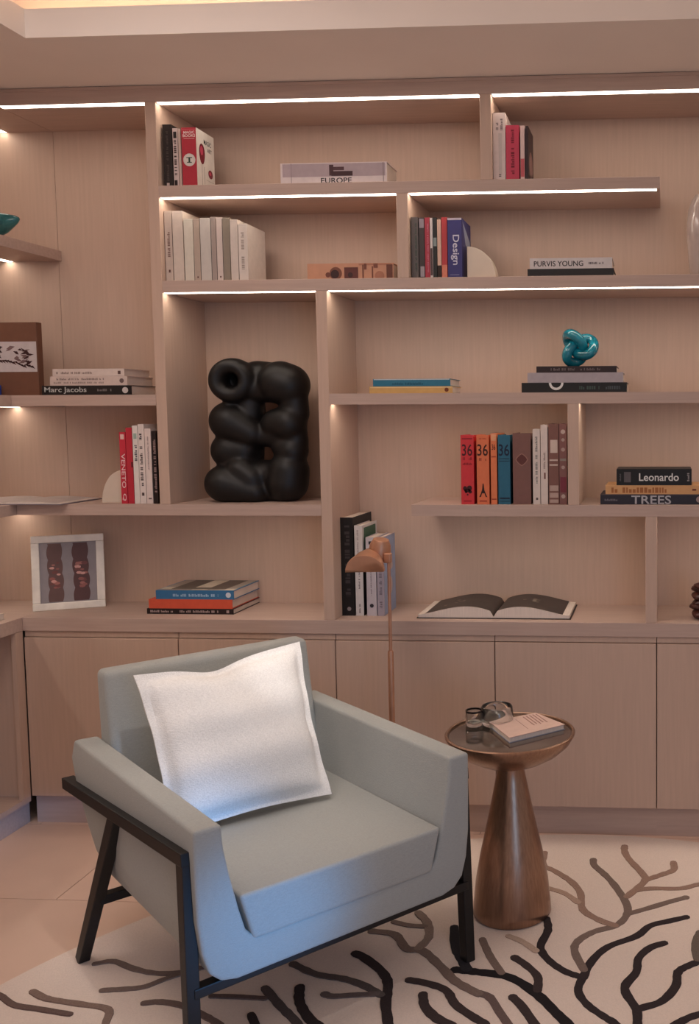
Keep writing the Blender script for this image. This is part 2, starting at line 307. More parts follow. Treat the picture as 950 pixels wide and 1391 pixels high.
def BR(pts, col, w):
    global _nb
    P = [Vector((a, b, 0)) for a, b in pts]
    Q = [P[0]+(P[0]-P[1])]+P+[P[-1]+(P[-1]-P[-2])]; S = []
    for i in range(1, len(Q)-2):
        for k in range(5):
            t = k/5; p0, p1, p2, p3 = Q[i-1:i+3]
            S.append(.5*((2*p1)+(-p0+p2)*t+(2*p0-5*p1+4*p2-p3)*t*t+(-p0+3*p1-3*p2+p3)*t*t*t))
    S.append(P[-1]); _nb += 1
    rr = random.Random(_nb); z = .0135+.00008*_nb; h = w/2
    left, right = [], []
    for i, p in enumerate(S):
        a = S[max(0, i-1)]; b = S[min(len(S)-1, i+1)]; d = (b-a).normalized(); n = Vector((-d.y, d.x, 0)); ww = h*rr.uniform(.9, 1.1)
        left.append(p+n*ww); right.append(p-n*ww)
    def cap(c, d, n):
        return [c+n*h*math.cos(t)+d*h*math.sin(t) for t in (math.pi*.25, math.pi*.5, math.pi*.75)]
    dE = (S[-1]-S[-2]).normalized(); nE = Vector((-dE.y, dE.x, 0)); dS = (S[0]-S[1]).normalized(); nS = Vector((-dS.y, dS.x, 0))
    bm = bmesh.new()
    L = [(bm.verts.new((p.x, p.y, z)), bm.verts.new((q.x, q.y, z))) for p, q in zip(left, right)]
    for a, b in zip(L, L[1:]): bm.faces.new((a[0], b[0], b[1], a[1]))
    ce = [bm.verts.new((p.x, p.y, z)) for p in cap(S[-1], dE, nE)]; cs = [bm.verts.new((p.x, p.y, z)) for p in cap(S[0], dS, nS)]
    bm.faces.new([L[-1][0]]+ce+[L[-1][1]]); bm.faces.new([L[0][1]]+cs+[L[0][0]])
    r = bmesh.ops.extrude_face_region(bm, geom=bm.faces[:])
    for v in r['geom']:
        if isinstance(v, bmesh.types.BMVert): v.co.z = .010
    finish(bm, 'branch', mat('rug_branch', col, .95, var=.12, scale=200, bump=.5), _rug)
_nb = 0
# ---------------- room ----------------
XL = -.625; D = .348; XR = 3.2; CEIL = 2.892
def S(o): o['kind'] = 'structure'; return o
fl = S(box('floor', -1.1, 4.2, -4.6, .40, -.05, -.002, GROUT))
tm = None
for i in range(-1, 5):
    for j in range(-7, 2):
        off = .45 if j % 2 else 0
        x0 = -.15+i*.9+off-.9+.0015; x1 = x0+.9-.003; y0 = -.595+j*.6+.0015; y1 = y0+.597
        x0 = max(x0, -1.1); x1 = min(x1, 4.2); y0 = max(y0, -4.6); y1 = min(y1, .40)
        if x1-x0 < .02 or y1-y0 < .02: continue
        bm = bmesh.new(); bm_box(bm, x0, x1, y0, y1, -.002, 0)
        finish(bm, 'tile', mat('floor_stone', random.choice([(226, 194, 175), (222, 191, 172), (229, 198, 179)]), .42, var=.05, scale=3), fl)
S(box('wall_back', -1.1, 4.2, .385, .45, 0, 3.2, PAINT))
S(box('wall_left', -1.15, -1.08, -4.6, .45, 0, 3.2, PAINT))
ce = S(box('ceiling', -1.15, 4.2, -4.6, .45, 3.16, 3.22, PAINT))
def soffit():
    bm = bmesh.new(); z0, z1 = CEIL, 2.985
    bm_box(bm, -1.08, 4.2, -.48, .385, z0, z1); bm_box(bm, -1.08, -.185, -4.6, -.48, z0, z1)
    o = finish(bm, 'trim_1', PAINT); S(o)
    S(box('trim_2', -1.08, 4.2, -.18, .385, z1, 3.16, PAINT)); S(box('trim_3', -1.08, -.5, -4.6, -.18, z1, 3.16, PAINT))
soffit()
t = empty('cove_light', (0, -.25, 2.985), 0, 'warm orange light strip hidden in the ceiling cove above the bookcase', 'light')
box('light_strip', -.4, 4.1, 0, .025, .002, .02, COVE, t)

# ---------------- main bookcase ----------------
bc = empty('bookcase', (0, 0, 0), 0, 'large built in pale oak bookcase with lit staggered shelves covering the back wall', 'bookcase')
def shelf(x0, x1, z0, z1, y0=0, y1=D, par=None):
    if z0 < 1.7:      # shelves near or below eye level hide their light strip behind a front lip
        bm = bmesh.new(); P = [(0, z0), (.018, z0), (.018, z0+.008), (D, z0+.008), (D, z1), (0, z1)]
        prism(bm, P, lambda p: (x0, p[0], p[1]), lambda p: (x1, p[0], p[1]))
        return finish(bm, 'shelf', WOODH, par or bc)
    return box('shelf', x0, x1, y0, y1, z0, z1, WOODH, par or bc, .0012)
def upright(x0, x1, z0, z1, y0=0): return box('upright', x0, x1, y0+.0006, D, z0, z1, WOOD, bc, .0012)
SA, SB, SM, SL, CT = (2.476, 2.520), (2.118, 2.163), (1.687, 1.729), (1.259, 1.302), .85
shelf(.0, 1.907, *SA); shelf(0, XR, *SB); shelf(.643, XR, *SM); shelf(XL, -.042, *SM)
shelf(XL, .600, *SL); shelf(.954, XR, *SL)
box('cornice', XL, XR, 0, D, 2.830, CEIL-.002, WOODH, bc, .001)
box('cornice', XL, XR, -.004, .02, CEIL-.014, CEIL-.002, WOODH, bc, .001)
upright(-.042, 0, SL[1], 2.83); upright(.600, .643, CT, SB[0]); upright(.918, .961, SB[1], SA[0]); upright(1.239, 1.281, SA[1], 2.83)
upright(1.559, 1.602, SL[1], SM[0]); upright(1.853, 1.897, CT, SL[0]); upright(XR-.04, XR, CT, 2.83)
for x0, x1 in ((XL+.002, -.021), (-.0208, XR)):
    box('back_panel', x0, x1, D, .38, CT, CEIL-.002, WOOD, bc)
def strip(x0, x1, z, par=None): return box('light_strip', x0, x1, .004, .036, z-.0004, z+.001, LED, par or bc)
strip(XL+.005, -.046, 2.83); strip(.004, 1.235, 2.83); strip(1.285, XR-.05, 2.83)
strip(.004, .914, SA[0]); strip(.965, 1.895, SA[0])
strip(.004, .596, SB[0]); strip(.647, XR-.05, SB[0])
for q in ((.647, 1.555), (1.606, XR-.05)): box('light_strip', *q, .022, .054, SM[0]+.0076, SM[0]+.009, LED, bc) 
for q in ((.02, .59), (.97, 1.85), (1.90, XR-.05)): box('light_strip', *q, .022, .054, SL[0]+.0076, SL[0]+.009, LED, bc)
# ---------------- left return bookcase ----------------
lb = empty('bookcase', (0, 0, 0), 0, 'left return bookcase of pale oak at right angles to the large one', 'bookcase')
YF = -1.7
for z0, z1 in (SM, SL): box('shelf', -1.08, XL-.001, YF, D-.001, z0, z1, WOODH, lb, .001)
box('shelf', -1.08, -.610, YF, D-.001, 2.298, 2.340, WOODH, lb, .001)
box('cornice', -1.08, XL-.001, YF, D-.001, 2.830, CEIL-.002, WOODH, lb)
box('back_panel', -1.08, XL, D, .38, CT, CEIL-.002, WOOD, lb)
box('side_panel', -1.079, -1.06, YF, D, CT, 2.83, WOOD, lb)
box('upright', -1.08, XL-.001, YF-.04, YF, CT, CEIL-.002, WOOD, lb)
for z in (2.298, 1.687, 1.259, 2.83): box('light_strip', -.852, -.822, YF+.02, D-.004, z-.0004, z+.001, LED, lb)
# ---------------- worktops and base cabinets ----------------
tag(box('worktop', XL+.001, XR, -.002, .384, .796, CT, WOODH, None, .0012), 'long pale oak worktop under the bookcase, running along the back wall', 'worktop')
tag(box('worktop', -1.08, XL, YF-.04, .384, .796, CT, WOODH, None, .0012), 'short pale oak worktop of the left return, meeting the corner', 'worktop')
gaps = [-.6235, .010, .642, 1.270, 1.896, 2.53, XR]
names = ['oak base cabinet with a flush door in the left corner', 'oak base cabinet partly behind the armchair back', 'oak base cabinet behind the floor lamp pole', 'oak base cabinet directly behind the small round table', 'oak base cabinet at the right edge of the picture', 'oak base cabinet beyond the right edge']
for i in range(5):
    x0, x1 = gaps[i], gaps[i+1]
    c = empty('base_cabinet', ((x0+x1)/2, 0, 0), 0, names[i], 'cabinet', 'base cabinets under the worktop'); h = (x1-x0)/2
    box('body', -h+.001, h-.001, .022, .38, .112, .795, WOOD, c)
    box('top_rail', -h+.0015, h-.0015, .008, .0215, .772, .795, WOOD, c)
    box('door', -h+.0018, h-.0018, 0, .0212, .121, .769, WOOD, c, .0012)
    box('plinth', -h, h, .03, .06, 0, .112, WOODH, c)
b2 = empty('base_cabinet', (XL, YF, 0), 0, 'open fronted oak base cabinet of the left return, cut by the left edge', 'cabinet')
Ly = -YF
box('stile', -.02, -.0005, Ly-.046, Ly-.001, .121, .795, WOOD, b2)
box('bottom_panel', -.45, -.0005, 0, Ly-.001, .10, .121, WOODH, b2)
box('back_panel', -.45, -.44, 0, Ly, .122, .795, WOOD, b2)
box('side_panel', -.44, -.02, Ly-.02, Ly-.001, .122, .795, WOOD, b2)
box('side_panel', -.44, -.0005, 0, .02, .122, .795, WOOD, b2)
box('plinth', -.05, -.03, 0, Ly+.03, 0, .10, WOODH, b2)

# ---------------- rug ----------------
RC = (1.65, -1.76, 0); RR = 1.765
_rug = empty('rug', (0, 0, 0), 0, 'large round cream rug with a dark branching coral pattern under the armchair and table', 'rug')
bm = bmesh.new(); n = 160
prof = [(0, .012), (RR-.006, .012), (RR, .008), (RR, 0), (0, 0)]
rings = []
for r, z in prof:
    rings.append([bm.verts.new((RC[0]+r*math.cos(2*math.pi*i/n), RC[1]+r*math.sin(2*math.pi*i/n), z)) for i in range(n)] if r else [bm.verts.new((RC[0], RC[1], z))])
for a, b in zip(rings, rings[1:]):
    for i in range(n):
        j = (i+1) % n
        if len(a) == 1: bm.faces.new((a[0], b[i], b[j]))
        elif len(b) == 1: bm.faces.new((a[i], b[0], a[j]))
        else: bm.faces.new((a[i], b[i], b[j], a[j]))
finish(bm, 'pile', RUG, _rug)
B(0.0091,0.0444,2.52,2.755,0.03,0.24,(34, 24, 23),'thick black book standing against the left upright of the top shelf',[('d', 0.05, 0.9, 0.35, 0.6, (70, 58, 56)), ('r', 0.93, 0.97, 0.3, 0.6, (190, 170, 165))],0,0,'books standing at the left end of the top shelf',side=None)
B(0.0483,0.0676,2.52,2.7407,0.03,0.17,(205, 185, 180),'narrow pale pink book with black marks down its spine on the top shelf',[('r', 0.06, 0.17, 0.15, 0.8, (30, 20, 22)), ('d', 0.2, 0.8, 0.2, 0.7, (70, 50, 50)), ('r', 0.88, 0.98, 0.1, 0.7, (40, 26, 26))],0,0,'books standing at the left end of the top shelf',side=None)
B(0.07,0.07919999999999999,2.52,2.7389,0.03,0.16,(196, 172, 160),'very thin plain beige book beside the red spine on the top shelf',[],0,0,'books standing at the left end of the top shelf',side=None)
B(0.08310000000000001,0.14,2.52,2.7422,0.03,0.15,(176, 42, 58),'red spined book with a white disc and red tulips on its cover',[('r', 0.03, 0.035, 0.05, 0.95, (214, 120, 126)), ('t', 'MAGIC', 0.06, 0.105, 0.15, 0.9, (235, 215, 212)), ('t', 'BOOKS', 0.115, 0.16, 0.1, 0.95, (235, 215, 212)), ('r', 0.185, 0.192, 0.15, 0.9, (225, 170, 170)), ('c', 0.545, 0.5, 0.42, (214, 205, 196)), ('r', 0.5, 0.59, 0.44, 0.56, (40, 60, 48)), ('r', 0.5, 0.515, 0.3, 0.7, (40, 60, 48)), ('r', 0.58, 0.595, 0.33, 0.67, (40, 60, 48))],0,0,'books standing at the left end of the top shelf',side='tulip')
B(1.2828,1.3291,2.52,2.7703,0.03,0.17,(216, 198, 192),'tall off white book beside the upright, right part of the top shelf',[('dv', 0.09, 0.26, 0.25, 0.45, (120, 104, 104)), ('dv', 0.09, 0.26, 0.6, 0.8, (130, 112, 112)), ('r', 0.3, 0.9, 0.45, 0.72, (196, 182, 176)), ('d', 0.9, 0.94, 0.45, 0.65, (110, 95, 95))],0,0,'books standing beside the right upright of the top shelf',side=None)
B(1.3315,1.3806,2.52,2.7237,0.03,0.13,(196, 58, 84),'bright pink book with dark lettering down its spine on the top shelf',[('dv', 0.08, 0.45, 0.4, 0.62, (130, 20, 44)), ('dv', 0.48, 0.88, 0.38, 0.64, (120, 18, 40))],0,0,'books standing beside the right upright of the top shelf',side=None)
B(1.3857,1.4014,2.52,2.7216,0.03,0.13,(222, 190, 184),'slim white book with a pink foot on its spine, on the top shelf',[('r', 0.6, 0.93, 0.05, 0.95, (196, 92, 98))],0,0,'books standing beside the right upright of the top shelf',side=None)
B(1.4052,1.4153,2.52,2.7199,0.03,0.14,(46, 22, 26),'thin dark book at the right end of the top shelf books',[],0,0,'books standing beside the right upright of the top shelf',side='darkart')
B(0.4657,0.8767,2.52,2.6004,0.03,0.15,(222, 208, 206),'large white boxed book lettered EUROPE lying on the top shelf',[('r', 0.04, 0.64, 0.02, 0.985, (178, 160, 164)), ('t', 'EUROPE', 0.7, 0.95, 0.38, 0.67, (40, 34, 36)), ('r', 0.1, 0.6, 0.46, 0.5, (74, 46, 50)), ('r', 0.4, 0.62, 0.48, 0.68, (64, 36, 40)), ('r', 0.2, 0.36, 0.5, 0.6, (84, 56, 60)), ('r', 0.02, 0.98, 0.1, 0.105, (150, 130, 132)), ('r', 0.02, 0.98, 0.965, 0.97, (120, 100, 100))],1,0,'large books lying on the upper shelves',side=None)
B(0.0031,0.0314,2.163,2.4316,0.03,0.16,(196, 178, 166),'leftmost of ten white books on the second shelf, very thin, with faint lettering',[('dv', 0.3, 0.65, 0.35, 0.7, (130, 100, 92)), ('r', 0.83, 0.87, 0.4, 0.65, (96, 60, 54)), ('r', 0.03, 0.033, 0.05, 0.95, (166, 151, 141))],0,0,'white books in a row on the second shelf',side=None)
B(0.0347,0.0752,2.163,2.4308,0.03,0.17,(205, 190, 178),'second of ten white books on the second shelf, taller than its neighbours',[('r', 0.03, 0.033, 0.05, 0.95, (174, 161, 151))],0,0,'white books in a row on the second shelf',side=None)
B(0.0792,0.1147,2.163,2.401,0.03,0.16,(208, 200, 186),'third of ten white books on the second shelf, cream, plain',[('r', 0.03, 0.033, 0.05, 0.95, (176, 170, 158))],0,0,'white books in a row on the second shelf',side=None)
B(0.1171,0.1409,2.163,2.4005,0.03,0.16,(178, 160, 146),'fourth of ten white books on the second shelf, greyish tan, small mark at foot',[('r', 0.92, 0.945, 0.4, 0.65, (96, 60, 54)), ('r', 0.03, 0.033, 0.05, 0.95, (151, 136, 124))],0,0,'white books in a row on the second shelf',side=None)
B(0.1434,0.184,2.163,2.4027,0.03,0.16,(196, 188, 180),'fifth of ten white books on the second shelf, pale grey, wide',[('r', 0.03, 0.033, 0.05, 0.95, (166, 159, 153))],0,0,'white books in a row on the second shelf',side=None)
B(0.1865,0.205,2.163,2.4063,0.03,0.16,(160, 145, 138),'sixth of ten white books on the second shelf, narrow, dull grey',[('r', 0.03, 0.033, 0.05, 0.95, (136, 123, 117))],0,0,'white books in a row on the second shelf',side=None)
B(0.2074,0.2297,2.163,2.4046,0.03,0.16,(206, 190, 182),'seventh of ten white books on the second shelf, narrow, off white, tiny mark',[('r', 0.92, 0.945, 0.4, 0.65, (96, 60, 54)), ('r', 0.03, 0.033, 0.05, 0.95, (175, 161, 154))],0,0,'white books in a row on the second shelf',side=None)
B(0.2322,0.2588,2.163,2.4028,0.03,0.16,(140, 128, 114),'eighth of ten white books on the second shelf, darkest, grey olive',[('r', 0.03, 0.033, 0.05, 0.95, (119, 108, 96))],0,0,'white books in a row on the second shelf',side=None)
B(0.2612,0.2907,2.163,2.3954,0.03,0.16,(205, 192, 182),'ninth of ten white books on the second shelf, cream, pale edge',[('r', 0.03, 0.033, 0.05, 0.95, (174, 163, 154))],0,0,'white books in a row on the second shelf',side=None)
B(0.2931,0.3284,2.163,2.3782,0.03,0.17,(214, 202, 192),'rightmost of ten white books on the second shelf, widest, grey lettering, cover showing',[('dv', 0.15, 0.8, 0.3, 0.62, (160, 146, 136)), ('r', 0.03, 0.033, 0.05, 0.95, (181, 171, 163))],0,0,'white books in a row on the second shelf',side=None)
B(0.5599,0.8946,2.163,2.2239,0.03,0.2,(196, 142, 112),'thick book with skin toned photographs on its spine, lying on the second shelf',[('c', 0.62, 0.33, 0.4, (120, 72, 54)), ('c', 0.66, 0.32, 0.27, (56, 30, 28)), ('c', 0.7, 0.24, 0.16, (110, 62, 50)), ('r', 0.25, 0.97, 0.43, 0.59, (96, 50, 44)), ('c', 0.72, 0.5, 0.16, (60, 32, 30)), ('r', 0.03, 0.14, 0.6, 0.98, (176, 118, 92)), ('r', 0.1, 0.95, 0.64, 0.655, (110, 62, 48)), ('r', 0.03, 0.4, 0.66, 0.69, (120, 70, 54)), ('r', 0.2, 0.97, 0.75, 0.765, (112, 64, 50)), ('r', 0.03, 0.3, 0.77, 0.82, (124, 74, 58)), ('c', 0.8, 0.84, 0.3, (168, 112, 88)), ('r', 0.1, 0.97, 0.92, 0.99, (104, 60, 46))],1,0,'large books lying on the upper shelves',side=None)
B(0.9646999999999999,0.9921000000000001,2.163,2.3925,0.03,0.18,(92, 84, 82),'dark grey book next to the upright, leftmost of the coloured second shelf books',[('dv', 0.1, 0.9, 0.55, 0.8, (60, 72, 64))],0,0,'coloured books beside the cream bookend on the second shelf',side=None)
B(0.9951,1.0156,2.163,2.3907,0.03,0.17,(60, 48, 48),'black and grey book between the dark grey and the pinkish red book, second shelf',[('r', 0.02, 0.17, 0.1, 0.95, (150, 140, 148)), ('r', 0.8, 0.97, 0.2, 0.95, (160, 150, 156))],0,0,'coloured books beside the cream bookend on the second shelf',side=None)
B(1.0177,1.0354,2.163,2.3903,0.03,0.17,(170, 48, 66),'slim pinkish red book among the coloured second shelf books',[('dv', 0.1, 0.9, 0.5, 0.8, (196, 110, 130))],0,0,'coloured books beside the cream bookend on the second shelf',side=None)
B(1.0375999999999999,1.0473000000000001,2.163,2.3887,0.03,0.17,(214, 204, 200),'thin white book beside the black book with a grey band, second shelf',[('r', 0.5, 0.95, 0.1, 0.9, (84, 60, 60))],0,0,'coloured books beside the cream bookend on the second shelf',side=None)
B(1.0494999999999999,1.0632000000000001,2.163,2.3899,0.03,0.17,(26, 24, 22),'black book with a pale grey band across its spine, second shelf',[('r', 0.33, 0.47, 0.05, 0.95, (140, 150, 146))],0,0,'coloured books beside the cream bookend on the second shelf',side=None)
B(1.0653,1.0796000000000001,2.163,2.3828,0.03,0.17,(216, 178, 158),'pale peach spined book with a dark foot, second shelf',[('r', 0.78, 0.99, 0.0, 1, (44, 24, 14))],0,0,'coloured books beside the cream bookend on the second shelf',side=None)
B(1.0816999999999999,1.1025,2.163,2.3907,0.03,0.17,(180, 52, 56),'red book with a peach foot on its spine, second shelf',[('r', 0.78, 0.99, 0.03, 0.97, (214, 128, 104))],0,0,'coloured books beside the cream bookend on the second shelf',side=None)
B(1.1049,1.1589,2.163,2.3873,0.03,0.17,(52, 48, 112),'thick violet blue book titled Design beside the cream bookend',[('r', 0.0, 0.035, 0.0, 1, (186, 176, 190)), ('tv', 'Design', 0.28, 0.78, 0.22, 0.82, (206, 204, 220)), ('r', 0.94, 0.95, 0.15, 0.8, (150, 146, 180))],0,0,'coloured books beside the cream bookend on the second shelf',side='blueart')
B(1.4082,1.7337,2.163,2.193,0.03,0.2,(24, 18, 18),'black book lying under the white book with bold black capitals',[],1,0,'stacked pair on the second shelf',side=None)
B(1.4169,1.7283,2.1934,2.233,0.03,0.19,(206, 198, 196),'white book with bold black capitals on top of the black book, second shelf',[('t', 'PURVIS YOUNG', 0.28, 0.78, 0.05, 0.65, (34, 28, 30)), ('d', 0.42, 0.62, 0.7, 0.93, (90, 80, 84))],1,0,'stacked pair on the second shelf',side=None)
B(0.7907,1.1145,1.729,1.7557,0.03,0.17,(204, 162, 98),'yellow book under the blue book, left end of the long middle shelf',[('r', 0.08, 0.2, 0.01, 0.99, (222, 200, 150)), ('c', 0.5, 0.93, 0.3, (110, 50, 20))],1,0,'pair of books lying on the middle shelf',side=None)
B(0.8057,1.1064,1.7561,1.7847,0.03,0.19,(40, 112, 138),'teal blue book lying on top of the yellow book',[('r', 0.02, 0.14, 0.01, 0.99, (190, 200, 204)), ('d', 0.5, 0.8, 0.25, 0.65, (20, 84, 108))],1,0,'pair of books lying on the middle shelf',side=None)
B(1.3813,1.7827,1.729,1.7665,0.03,0.2,(20, 18, 18),'black book with a white ring, bottom of the stack under the glass knot',[('ring', 0, 0.33, 0.5, (220, 218, 214)), ('d', 0.35, 0.7, 0.55, 0.74, (60, 76, 70)), ('d', 0.35, 0.7, 0.8, 0.94, (70, 76, 80))],1,0,'stack of books carrying the blue glass knot',side=None)
B(1.4043,1.7688,1.7669,1.8044,0.03,0.19,(168, 158, 162),'plain light grey book, middle of the stack under the glass knot',[],1,0,'stack of books carrying the blue glass knot',side=None)
B(1.4384,1.7438,1.8048,1.8284,0.03,0.18,(40, 24, 24),'dark brown book directly under the blue glass knot',[('d', 0.3, 0.7, 0.18, 0.48, (104, 90, 90)), ('d', 0.3, 0.7, 0.55, 0.8, (104, 90, 90))],1,0,'stack of books carrying the blue glass knot',side=None)
B(-0.5186,-0.1541,1.729,1.7663,0.03,0.19,(24, 20, 20),'black book with a large white title at the bottom of the left stack',[('t', 'Marc Jacobs', 0.15, 0.85, 0.03, 0.5, (190, 190, 186)), ('d', 0.35, 0.6, 0.62, 0.78, (120, 112, 110)), ('c', 0.5, 0.93, 0.32, (205, 196, 190))],1,0,'stack of three books in the left bay',side=None)
B(-0.4836,-0.1703,1.7667,1.8025,0.03,0.2,(208, 188, 178),'off white book in the middle of the left stack above the black book',[('d', 0.2, 0.42, 0.05, 0.7, (130, 112, 106)), ('d', 0.6, 0.8, 0.05, 0.7, (150, 132, 126)), ('c', 0.5, 0.93, 0.25, (110, 90, 86))],1,0,'stack of three books in the left bay',side=None)
B(-0.4713,-0.1806,1.8029,1.8315,0.03,0.2,(214, 196, 186),'white topmost book of the left stack on the middle shelf',[('d', 0.4, 0.7, 0.05, 0.55, (140, 120, 112)), ('r', 0.3, 0.75, 0.91, 0.95, (90, 64, 60))],1,0,'stack of three books in the left bay',side=None)
B(-0.2127,-0.1882,1.302,1.5837,0.03,0.18,(196, 44, 62),'red book titled VENETO in white letters, next to the left bay bookend',[('r', 0.03, 0.1, 0.2, 0.8, (228, 190, 180)), ('tv', 'VENETO', 0.3, 0.78, 0.2, 0.85, (230, 196, 196)), ('tv', 'Q', 0.86, 0.96, 0.2, 0.85, (230, 196, 196))],0,0,'books leaning right beside the left bay bookend',side=None)
B(-0.1857,-0.1612,1.302,1.6009,0.03,0.18,(186, 40, 56),'plain crimson book right of the red lettered book',[('r', 0.45, 0.52, 0.75, 0.98, (60, 10, 14))],0,0,'books leaning right beside the left bay bookend',side=None)
B(-0.1587,-0.1378,1.302,1.6095,0.03,0.18,(226, 216, 208),'white book with green grey letters near its top, lowest left bay',[('r', 0.1, 0.17, 0.2, 0.8, (150, 170, 158)), ('dv', 0.25, 0.46, 0.3, 0.8, (96, 92, 96))],0,0,'books leaning right beside the left bay bookend',side=None)
B(-0.1356,-0.1118,1.302,1.6151,0.03,0.18,(224, 210, 202),'tallest white book of the leaning group in the left bay',[('dv', 0.12, 0.2, 0.2, 0.6, (70, 60, 60)), ('dv', 0.28, 0.78, 0.2, 0.65, (90, 76, 74)), ('r', 0.86, 0.9, 0.3, 0.7, (80, 60, 58))],0,0,'books leaning right beside the left bay bookend',side=None)
B(-0.1093,-0.0849,1.302,1.5978,0.03,0.18,(222, 204, 196),'white book with fine print beside the black book, left bay',[('dv', 0.1, 0.55, 0.4, 0.6, (150, 130, 126)), ('r', 0.92, 0.94, 0.3, 0.8, (120, 100, 98))],0,0,'books leaning right beside the left bay bookend',side=None)
B(-0.0824,-0.0639,1.302,1.5877,0.03,0.18,(30, 16, 16),'black book with pale lettering against the left upright, lowest left bay',[('dv', 0.12, 0.85, 0.35, 0.85, (150, 124, 120))],0,0,'books leaning right beside the left bay bookend',side=None)
B(1.1425999999999998,1.1927,1.302,1.5686,0.03,0.19,(204, 52, 58),'red travel book marked 36, leftmost on the lower shelf',[('t', '36', 0.13, 0.3, 0.1, 0.9, (70, 14, 20)), ('r', 0.045, 0.06, 0.1, 0.9, (140, 20, 30)), ('d', 0.32, 0.36, 0.15, 0.85, (140, 20, 30)), ('d', 0.4, 0.43, 0.15, 0.85, (140, 20, 30)), ('globe',), ('r', 0.945, 0.96, 0.2, 0.8, (150, 24, 34))],0,0,'books in a row on the lower shelf',side=None)
B(1.2044,1.2521,1.302,1.5685,0.03,0.19,(218, 116, 76),'orange travel book marked 36 with a small tower emblem',[('t', '36', 0.13, 0.3, 0.05, 0.92, (60, 22, 14)), ('d', 0.045, 0.06, 0.2, 0.8, (170, 60, 34)), ('d', 0.33, 0.37, 0.2, 0.8, (140, 50, 34)), ('tower',), ('r', 0.945, 0.96, 0.2, 0.8, (150, 50, 34))],0,0,'books in a row on the lower shelf',side=None)
B(1.2588,1.2821,1.302,1.574,0.03,0.19,(222, 122, 78),'thin orange book between the orange and the blue 36 books',[('r', 0.01, 0.1, 0.1, 0.9, (226, 160, 120)), ('t', '36', 0.15, 0.23, 0.2, 0.8, (90, 30, 18)), ('r', 0.32, 0.335, 0.1, 0.9, (160, 56, 34)), ('r', 0.92, 0.935, 0.1, 0.9, (150, 50, 30))],0,0,'books in a row on the lower shelf',side=None)
B(1.2873999999999999,1.3335000000000001,1.302,1.5683,0.03,0.19,(38, 98, 122),'blue travel book marked 36 on the lower shelf',[('t', '36', 0.13, 0.3, 0.05, 0.95, (12, 26, 52)), ('r', 0.335, 0.345, 0.05, 0.95, (16, 50, 70)), ('r', 0.37, 0.38, 0.05, 0.95, (16, 50, 70)), ('r', 0.9, 0.925, 0.1, 0.95, (10, 36, 56)), ('r', 0.95, 0.96, 0.1, 0.95, (16, 44, 60))],0,0,'books in a row on the lower shelf',side=None)
B(1.3445,1.4134,1.302,1.5751,0.03,0.19,(122, 84, 76),'wide brown book with a dark diamond ornament on its spine',[('dia', 0.37, 0.5, 0.36, (150, 108, 96)), ('dia', 0.37, 0.5, 0.3, (92, 48, 44))],0,0,'books in a row on the lower shelf',side=None)
B(1.4215,1.4495,1.302,1.5904,0.03,0.19,(214, 200, 190),'white book with grey lettering right of the brown diamond book',[('dv', 0.1, 0.72, 0.35, 0.65, (130, 126, 120)), ('r', 0.91, 0.94, 0.4, 0.7, (96, 84, 80))],0,0,'books in a row on the lower shelf',side=None)
B(1.452,1.4788000000000001,1.302,1.6071,0.03,0.19,(216, 200, 190),'taller white book with small red brown print on the lower shelf',[('dv', 0.35, 0.55, 0.4, 0.65, (150, 130, 122)), ('r', 0.6, 0.68, 0.45, 0.7, (120, 84, 76))],0,0,'books in a row on the lower shelf',side=None)
B(1.4821,1.5214,1.302,1.6112,0.03,0.2,(124, 84, 74),'brown book with a cream label on its spine, lower shelf',[('r', 0.2, 0.36, 0.18, 0.88, (205, 186, 172)), ('r', 0.44, 0.46, 0.1, 0.9, (200, 180, 168)), ('r', 0.5, 0.52, 0.1, 0.9, (200, 180, 168)), ('d', 0.7, 0.98, 0.1, 0.95, (180, 154, 142))],0,0,'books in a row on the lower shelf',side=None)
B(1.5238,1.5526,1.302,1.6111,0.03,0.2,(128, 86, 80),'brown book with pale ornaments against the lower shelf upright',[('c', 0.1, 0.5, 0.3, (190, 170, 160)), ('c', 0.2, 0.5, 0.22, (170, 150, 140)), ('c', 0.32, 0.5, 0.26, (176, 150, 140)), ('r', 0.43, 0.46, 0.1, 0.9, (140, 130, 120)), ('c', 0.54, 0.5, 0.24, (176, 150, 140)), ('r', 0.66, 0.85, 0.1, 0.9, (120, 48, 60)), ('c', 0.9, 0.5, 0.28, (186, 164, 152))],0,0,'books in a row on the lower shelf',side=None)
B(1.6804,2.0898,1.302,1.3414,0.03,0.2,(38, 36, 46),'dark blue book lettered TREES at the bottom of the right stack',[('r', 0, 0.06, 0, 1, (96, 80, 78)), ('t', 'TREES', 0.12, 0.95, 0.29, 0.66, (176, 174, 178)), ('d', 0.45, 0.65, 0.04, 0.16, (110, 104, 110)), ('c', 0.5, 0.92, 0.3, (160, 140, 138))],1,0,'stack of three books at the right end of the lower shelf',side=None)
B(1.7003,2.0757,1.3418,1.3756,0.03,0.2,(206, 156, 104),'yellow ochre book between the dark blue TREES book and the thick black one',[('d', 0.25, 0.85, 0.06, 0.62, (160, 98, 52)), ('r', 0.4, 0.6, 0.88, 0.92, (110, 40, 30))],1,0,'stack of three books at the right end of the lower shelf',side=None)
B(1.7426,2.0282,1.376,1.4377,0.03,0.18,(18, 15, 15),'thick black book with a white title on top of the right stack',[('t', 'Leonardo', 0.26, 0.74, 0.3, 0.83, (222, 220, 216)), ('r', 0.18, 0.82, 0.1, 0.19, (90, 84, 86)), ('dv', 0.25, 0.75, 0.94, 0.97, (150, 142, 140)), ('dv', 0.3, 0.75, 0.04, 0.06, (90, 84, 84))],1,0,'stack of three books at the right end of the lower shelf',side=None)
